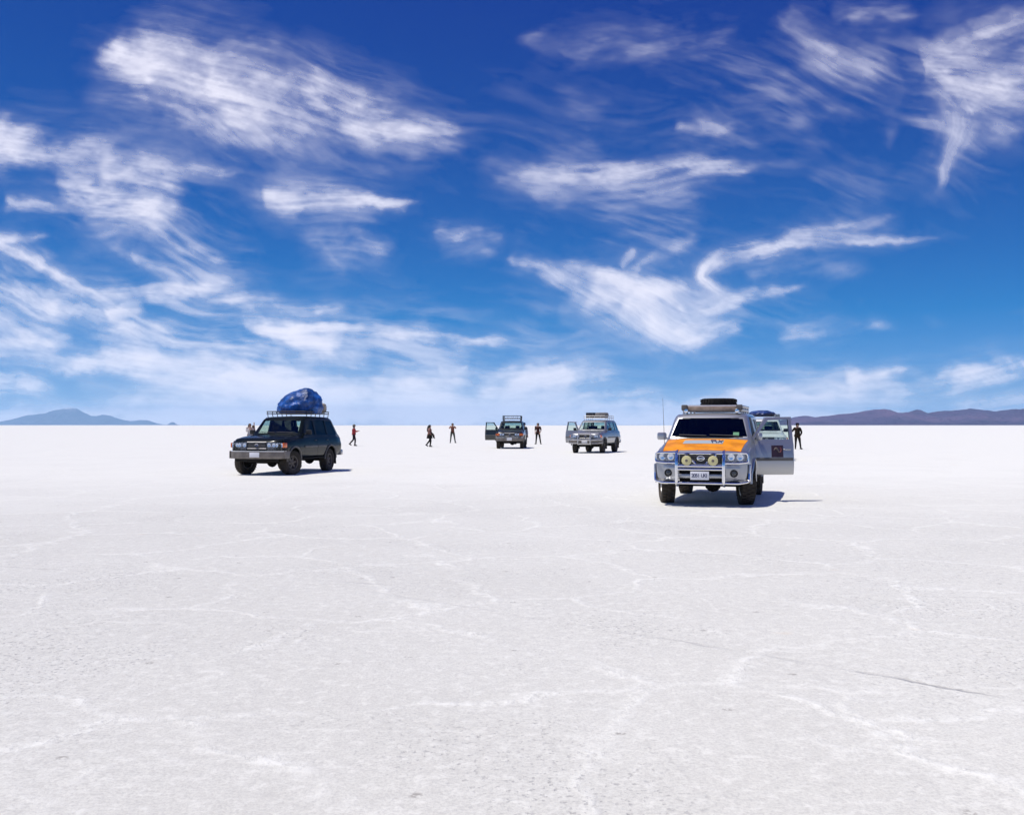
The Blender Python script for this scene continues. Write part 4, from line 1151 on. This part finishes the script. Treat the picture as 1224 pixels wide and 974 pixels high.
# sticker on the open door
door = [o for o in rt.children if o.name.startswith('door') and abs(o.rotation_euler.z) > .3][0]
hx, hy = door.location.x, door.location.y
yf = lambda x, z: S.surf_y(x, z) + .006
m = MB(); m.grid(lambda u, v: (.31 - .25 * u - hx, yf(.31 - .25 * u, .925 + .25 * v) - hy, .925 + .25 * v), 3, 4, (0, -.004, 0)); st = m.build('sticker', M['sticker_purple'], door, ang=60)
sy = yf(.18, 1.08) + .002 - hy
m = MB(); m.tube([(.26 - .13 * t - hx, sy, 1.075 + .045 * math.sin(t * 5)) for t in np.linspace(0, 1, 9)], [.006, .012, .016, .02, .02, .016, .012, .009, .004], 6); m.build('sticker_mark', M['sticker_grey'], st)
m = MB(); m.tube([(.125 - .02 * math.sin(t * 3) - hx, sy, 1.03 + .10 * t) for t in np.linspace(0, 1, 6)], .009, 6); m.build('sticker_mark', M['sticker_red'], st)
# spare tyre lying on the tray
ty, rm, dr = wheel_meshes(.40, .25)
sp = link('spare_tyre', mats_on(ty, M['roof_rubber'])); rmo = link('rim', mats_on(rm, M['steel_rim']), sp)
place_on(sp, rt, -.55, .06, zr + .145); sp.rotation_euler = (R(90), 0, rt.rotation_euler.z)
tag(sp, 'spare tyre lying flat on the roof tray of the silver wagon with orange hood', 'tyre')

# ---- 2. black wagon with the blue bundle
hd = 13.0
rt, S, P = wagon('A', 'off_road_wagon', 'black off-road wagon carrying a huge blue bundle on its roof rack', car_origin(348, 567, hd, 1.425, .80), hd, 'black_paint', steer=-17, glass_m='door_glass', side_glass='tinted')
front_A(rt, plate='', mid='clear')
rack_A(rt, S, 1.99, .12, -1.78, .72, .07, 'trim', 7, 6)
b = bundle('tarpaulin_bundle', (1.45, 1.50, .80), M['tarp'], 5, lean=-.02, lumps=4, amp=.12, slope=.30); place_on(b, rt, -.86, .04, 1.99)
tag(b, 'huge creased blue tarpaulin bundle on the roof of the black wagon', 'bundle')
bag = MB().box((0, 0, .19), (.34, .95, .36), None, .12).build('canvas_bag', M['bag']); place_on(bag, rt, -1.62, .20, 2.005)
tag(bag, 'beige canvas bag wedged behind the huge blue bundle on a roof rack', 'bag')

# ---- 3. dark wagon, far, right-hand door open
hd = 4.0
rt, S, P = wagon('A', 'off_road_wagon', 'dark green off-road wagon with empty roof rack and its door swung open', car_origin(596, 536, hd, 1.425, -.80), hd, 'dark_paint', steer=2, open_doors=(('0R', 76),), glass_m='door_glass', side_glass='glass')
front_A(rt, plate='', frame=True, mid='amber')
rk = rack_A(rt, S, 2.04, .20, -1.6, .62, .20, 'trim', 7, 5)
MB().box((.215, 0, 2.06), (.02, 1.16, .07), None, .005).build('name_board', M['grey_trim'], rk)
for k in range(7): MB().box((.23, -.48 + .16 * k, 2.06), (.012, .07 + .02 * (k % 3), .035)).build('board_mark', M['plate'], rk)
DARK = rt

# ---- 4. pale silver wagon with bull bar and boxes
hd = 20.0
rt, S, P = wagon('A', 'off_road_wagon', 'silver off-road wagon with boxes on its rack and plain silver hood', car_origin(688, 541, hd, 1.425, -.80), hd, 'silver2_paint', steer=6, open_doors=(('0R', 62),), glass_m='door_glass', side_glass='glass', rim='dark_rim')
front_A(rt, bumper='rust_metal', strip='dull_metal', plate='', mid='clear')
m = MB()
for s in (1, -1):
    m.tube(round_path([(2.30, s * .36, .48), (2.48, s * .36, .52), (2.48, s * .36, .95), (2.36, s * .36, 1.10)], .06), .036, 8)
    m.tube(round_path([(2.48, s * .36, .74), (2.40, s * .75, .74), (2.20, s * 1.0, .74)], .08), .026, 8)
    m.tube(round_path([(2.46, s * .36, .56), (2.38, s * .75, .56), (2.20, s * 1.0, .60)], .08), .026, 8)
for z, x in ((.74, 2.48), (.52, 2.48), (1.08, 2.38)): m.tube([(x, -.36, z), (x, .36, z)], .028, 8)
m.build('bull_bar', M['dull_metal'], rt)
rack_A(rt, S, 2.02, .15, -1.75, .66, .12, 'dull_metal', 7, 5)
bx1 = MB().box((0, 0, .15), (.55, .50, .30), None, .03).build('storage_box', M['box_black']); place_on(bx1, rt, -.35, -.36, 2.035); tag(bx1, 'black box on the rack of the silver wagon with boxes, beside a grey duffel', 'box')
bx2 = MB().box((0, 0, .15), (.60, .72, .30), None, .09).build('duffel_bag', M['box_grey']); place_on(bx2, rt, -.35, .30, 2.035); tag(bx2, 'grey duffel bag beside a black box on a roof rack', 'bag')

# ---- 5. white wagon behind the silver one
hd = 9.0
rt, S, P = wagon('A', 'off_road_wagon', 'white off-road wagon with dark blue bundle, standing behind an open silver door', (11.8, 46.6), hd, 'white_paint', steer=0, glass_m='glass', side_glass='tinted')
front_A(rt, bumper='dull_metal', plate='', mid='clear')
rack_A(rt, S, 2.02, .12, -1.70, .80, .08, 'trim', 7, 5)
b = bundle('tarpaulin_bundle', (1.3, 1.26, .24), M['tarp2'], 12, lumps=7, amp=.12); place_on(b, rt, -.55, -.0, 2.03); tag(b, 'low dark blue tarpaulin bundle on the roof of the white wagon', 'bundle')
WHITE = rt

# ------------------------------------------------------------------ people
def skin_mesh(V, E, rad, root=0, sub=1):
    me = bpy.data.meshes.new('fig'); me.from_pydata(V, E, []); me.update()
    o = bpy.data.objects.new('fig', me); COL.objects.link(o)
    sk = o.modifiers.new('s', 'SKIN'); sk.use_smooth_shade = True
    for i, d in enumerate(me.skin_vertices[0].data):
        r = rad[i]; d.radius = (r, r) if not isinstance(r, tuple) else r
        d.use_root = (i == root)
    ss = o.modifiers.new('d', 'SUBSURF'); ss.levels = sub; ss.render_levels = sub
    bpy.context.view_layer.update()
    out = bpy.data.meshes.new_from_object(o.evaluated_get(bpy.context.evaluated_depsgraph_get()))
    bpy.data.objects.remove(o)
    out.materials.clear(); out.polygons.foreach_set('use_smooth', [True] * len(out.polygons))
    return out

def person(label, loc, face, pose, top, legs, hair='hair', height=1.74, hat=None, shoes='shoe', skirt=None, bag=None, longhair=False, sleeves=True, bulk=1.12, coat=False):
    """face: degrees, 0 = towards +X, 90 = away from the camera. pose: joint positions, local +x forward, +y left"""
    J = dict(pelvis=(0, 0, .96), belly=(0, 0, 1.10), chest=(.01, 0, 1.30), neckb=(0, 0, 1.46), neck=(.01, 0, 1.54), head=(.03, 0, 1.63), crown=(.02, 0, 1.71))
    for s, n in ((1, 'l'), (-1, 'r')):
        J.update({'sh' + n: (0, s * .185, 1.42), 'el' + n: (-.02, s * .24, 1.14), 'wr' + n: (.06, s * .25, .90), 'hip' + n: (0, s * .095, .92), 'kn' + n: (.02, s * .11, .50), 'an' + n: (-.02, s * .12, .09), 'to' + n: (.14, s * .14, .04)})
    J.update(pose)
    k = height / 1.78
    Vv = lambda n: Vector(J[n]) * k
    names, V, rad, E = {}, [], [], []
    def add(n, p, r):
        names[n] = len(V); V.append(tuple(p)); rad.append(r if not isinstance(r, tuple) else r)
    b = bulk
    for n, r in (('pelvis', .125 * b), ('belly', .115 * b), ('chest', .135 * b), ('neckb', .075), ('neck', .052), ('head', .092), ('crown', .07)): add(n, Vv(n), r)
    for a, c in (('pelvis', 'belly'), ('belly', 'chest'), ('chest', 'neckb'), ('neckb', 'neck'), ('neck', 'head'), ('head', 'crown')): E.append((names[a], names[c]))
    add('nose', Vv('head') + Vector((.098, 0, -.005)), .013); E.append((names['head'], names['nose']))
    for s, n in ((1, 'l'), (-1, 'r')):
        for q, r in (('sh', .062), ('el', .047), ('wr', .031)): add(q + n, Vv(q + n), r)
        E += [(names['neckb'], names['sh' + n]), (names['sh' + n], names['el' + n]), (names['el' + n], names['wr' + n])]
        d = (Vv('wr' + n) - Vv('el' + n)).normalized(); w = Vv('wr' + n); side = d.cross(Vector((0, 0, 1)))
        side = side.normalized() if side.length > .1 else Vector((1, 0, 0))
        add('pa' + n, w + d * .075, .036); E.append((names['wr' + n], names['pa' + n]))
        for fi, (o, ln) in enumerate(((-.030, .072), (-.010, .085), (.010, .08), (.030, .06))):
            p1 = w + d * (.11) + side * o; p2 = p1 + d * ln * .5 + Vector((0, 0, -.008)); p3 = p2 + d * ln * .45 + Vector((0, 0, -.022))
            for q, p in enumerate((p1, p2, p3)):
                add('f%s%d%d' % (n, fi, q), p, .0095 - .001 * q)
                E.append((names['pa' + n] if q == 0 else names['f%s%d%d' % (n, fi, q - 1)], names['f%s%d%d' % (n, fi, q)]))
        t1 = w + d * .05 + side * .045 * s; t2 = t1 + d * .05 + side * .018 * s
        add('t1' + n, t1, .011); add('t2' + n, t2, .009); E += [(names['pa' + n], names['t1' + n]), (names['t1' + n], names['t2' + n])]
        for q, r in (('hip', .09 * b), ('kn', .058), ('an', .042), ('to', .036)): add(q + n, Vv(q + n), r)
        E += [(names['pelvis'], names['hip' + n]), (names['hip' + n], names['kn' + n]), (names['kn' + n], names['an' + n]), (names['an' + n], names['to' + n])]
    rt = empty('person', (loc[0], loc[1], 0), R(face)); tag(rt, label, 'person', 'people walking about the salt flat')
    link('body', skin_mesh(V, E, rad), rt, M['skin'])
    # clothes: the same joints, a little fuller
    def garment(name, chain, mat, root):
        nm, vv, rr, ee = {}, [], [], []
        for a, ra, c, rc in chain:
            for q, r in ((a, ra), (c, rc)):
                if q not in nm:
                    nm[q] = len(vv); vv.append(tuple(Vv(q) if isinstance(q, str) else Vector(q) * k)); rr.append(r)
            ee.append((nm[a], nm[c]))
        return link(name, skin_mesh(vv, ee, rr, nm[root]), rt, M[mat])
    low = .145 * b if not coat else .17 * b
    ch = [('pelvis', low, 'belly', .137 * b), ('belly', .137 * b, 'chest', .158 * b), ('chest', .158 * b, 'neckb', .092)]
    for n in 'lr':
        ch.append(('neckb', .092, 'sh' + n, .085))
        ch.append(('sh' + n, .085, 'el' + n, .068))
        if sleeves: ch.append(('el' + n, .068, 'wr' + n, .050))
    if coat:
        J['hem'] = (0, 0, .74); ch.append(('pelvis', low, 'hem', .17 * b))
    garment('jacket' if sleeves else 'shirt', ch, top, 'belly')
    ch = [('belly', .128 * b, 'pelvis', .140 * b)]
    for n in 'lr': ch += [('pelvis', .14 * b, 'hip' + n, .105 * b), ('hip' + n, .105 * b, 'kn' + n, .072), ('kn' + n, .072, 'an' + n, .056)]
    garment('trousers', ch, legs, 'pelvis')
    for n in 'lr':
        a, t = Vv('an' + n), Vv('to' + n); dd = (t - a); flat = Vector((dd.x, dd.y, 0)).normalized(); sole = min(a.z - .085 * k, t.z - .035 * k)
        m = MB(); heel = a - flat * .07; pts = [heel + Vector((0, 0, -.03)), a + Vector((0, 0, -.02)), a.lerp(t, .6), t + flat * .04]
        m.tube(pts, [.042, .055, .050, .03], 8); m.build('shoe', M[shoes], rt)
    hd_ = Vv('head')
    m = MB()
    m.lathe([(0.0, .125), (.06, .115), (.098, .07), (.108, .01), (.100, -.05), (.085, -.08)], 14, 'Z', tuple(hd_ + Vector((-.018, 0, .005))))
    for v in list(m.bm.verts):
        if v.co.x > hd_.x + .045 and v.co.z < hd_.z + .06: v.co.x = hd_.x + .03; v.co.z = max(v.co.z, hd_.z + .055)
    h = m.build('hair', M[hair], rt)
    if longhair:
        MB().tube([tuple(hd_ + Vector(p)) for p in ((-.07, 0, .04), (-.10, 0, -.06), (-.12, 0, -.20), (-.13, 0, -.34), (-.12, 0, -.44))], [.085, .10, .115, .10, .04], 10).build('hair', M[hair], rt)
    for s in (1, -1):
        MB().lathe([(0, -.009), (.008, -.005), (.010, 0), (.008, .005), (0, .009)], 8, 'X', tuple(hd_ + Vector((.085, s * .033, .012)))).build('eye', M['eye'], rt)
    if hat:
        m = MB(); hm, brim = hat; m.lathe([(0, .16), (.07, .155), (.105, .12), (.115, .055), (.115 + brim, .045), (.115 + brim, .035), (.108, .035)], 18, 'Z', tuple(hd_ + Vector((-.012, 0, 0)))); m.build('hat', M[hm], rt)
    if skirt:
        m = MB(); pz = J['pelvis'][2] * k; m.lathe([(.13, .12), (.16, .02), (.205, -.16), (.225, -.27), (.21, -.27), (.15, .0)], 18, 'Z', (0, 0, pz))
        m.build('skirt', M[skirt], rt)
    return rt

# red jacket, walking along and holding something out
person('person in red jacket and grey cap striding with hands held out in front', ground_at(423, 533), 0,
       dict(elr=(.10, -.22, 1.18), wrr=(.34, -.14, 1.24), ell=(.10, .22, 1.18), wrl=(.34, .14, 1.24), knl=(-.05, .10, .52), anl=(-.36, .11, .20), tol=(-.25, .12, .06), knr=(.14, -.10, .52), anr=(.10, -.11, .09), tor=(.25, -.12, .04)),
       'red_jacket', 'dark_trousers', height=1.64, hat=('grey_cap', .03))
# long-haired walker with a dark wrap over her arm
w = person('person with long dark hair walking with a dark wrap over one arm', ground_at(513.5, 534), -14,
       dict(elr=(.06, -.23, 1.12), wrr=(.24, -.12, 1.02), ell=(.06, .23, 1.12), wrl=(.26, .12, 1.0), knl=(.0, .10, .52), anl=(-.30, .10, .18), tol=(-.20, .11, .05), knr=(.14, -.09, .52), anr=(.08, -.10, .09), tor=(.22, -.12, .04)),
       'pink_brown_top', 'black_cloth', height=1.63, longhair=True, skirt='black_cloth')
m = MB(); m.grid(lambda u, v: (.20 + .16 * v * (1 - .3 * u) + .03 * math.sin(9 * u), -.22 + .44 * u, 1.0 - .36 * v + .05 * math.sin(5 * u)), 8, 6, (.03, 0, .01)); m.build('wrap', M['black_cloth'], w)
# man photographing, feet apart
person('person in brown top and grey-green trousers standing with both hands raised to the face', ground_at(541, 529.5), -90,
       dict(elr=(.14, -.30, 1.28), wrr=(.22, -.08, 1.46), ell=(.14, .30, 1.28), wrl=(.22, .08, 1.46), knl=(.02, .17, .50), anl=(0, .24, .09), tol=(.12, .30, .04), knr=(.02, -.15, .50), anr=(-.01, -.19, .09), tor=(.13, -.22, .04)),
       'brown_top', 'green_grey_trousers', height=1.79, sleeves=False)
# man in dark shirt beside the dark wagon
person('person in dark maroon shirt and dark trousers standing beside the dark green wagon', ground_at(643, 531), -105,
       dict(elr=(-.06, -.25, 1.15), wrr=(.10, -.21, .98), ell=(-.06, .25, 1.15), wrl=(.10, .20, .96), knl=(.02, .17, .50), anl=(-.02, .23, .09), tol=(.11, .30, .04), knr=(.02, -.13, .50), anr=(0, -.17, .09), tor=(.13, -.21, .04)),
       'maroon_top', 'black_cloth', height=1.80, sleeves=False)
# person with a hat leaning on the white wagon
person('person in dark brown clothes and dark hat standing beyond the open silver door', ground_at(953, 537), -100,
       dict(elr=(-.02, -.34, 1.20), wrr=(.02, -.44, 1.20), ell=(-.08, .29, 1.14), wrl=(.06, .20, .96), knl=(.02, .16, .50), anl=(-.02, .22, .09), tol=(.10, .28, .04), knr=(.02, -.11, .50), anr=(0, -.13, .09), tor=(.13, -.15, .04)),
       'dark_brown_coat', 'black_cloth', height=1.74, hat=('hat_navy', .055), bulk=1.32, coat=True)
# two companions beyond the black wagon, seen over its hood
gx, gy = (298.5 - 612) / FPX * 66.0, 66.0
person('person with brown hair in pale top, head showing over the hood of the black wagon', (gx, gy), -60,
       dict(elr=(.10, -.24, 1.2), wrr=(.24, -.10, 1.36), ell=(.08, .24, 1.18), wrl=(.25, .10, 1.34)), 'white_top', 'dark_trousers', hair='brown_hair', height=1.72, longhair=True)
person('person in pink top raising one arm, half hidden by the hood of the black wagon', ((303 - 612) / FPX * 67.5, 67.5), 180,
       dict(elr=(.05, -.32, 1.58), wrr=(.05, -.36, 1.82), ell=(.02, .24, 1.16), wrl=(.20, .18, 1.05)), 'pink_top', 'dark_trousers', hair='brown_hair', height=1.60)
# someone in pale clothes on the far side of the dark wagon
person('person in pale clothes and blue cap standing close behind the dark green wagon', ((626.3 - 612) / FPX * 70.5, 70.5), -80, dict(), 'lavender_cloth', 'lavender_cloth', height=1.78, hat=('blue_cap', .02))
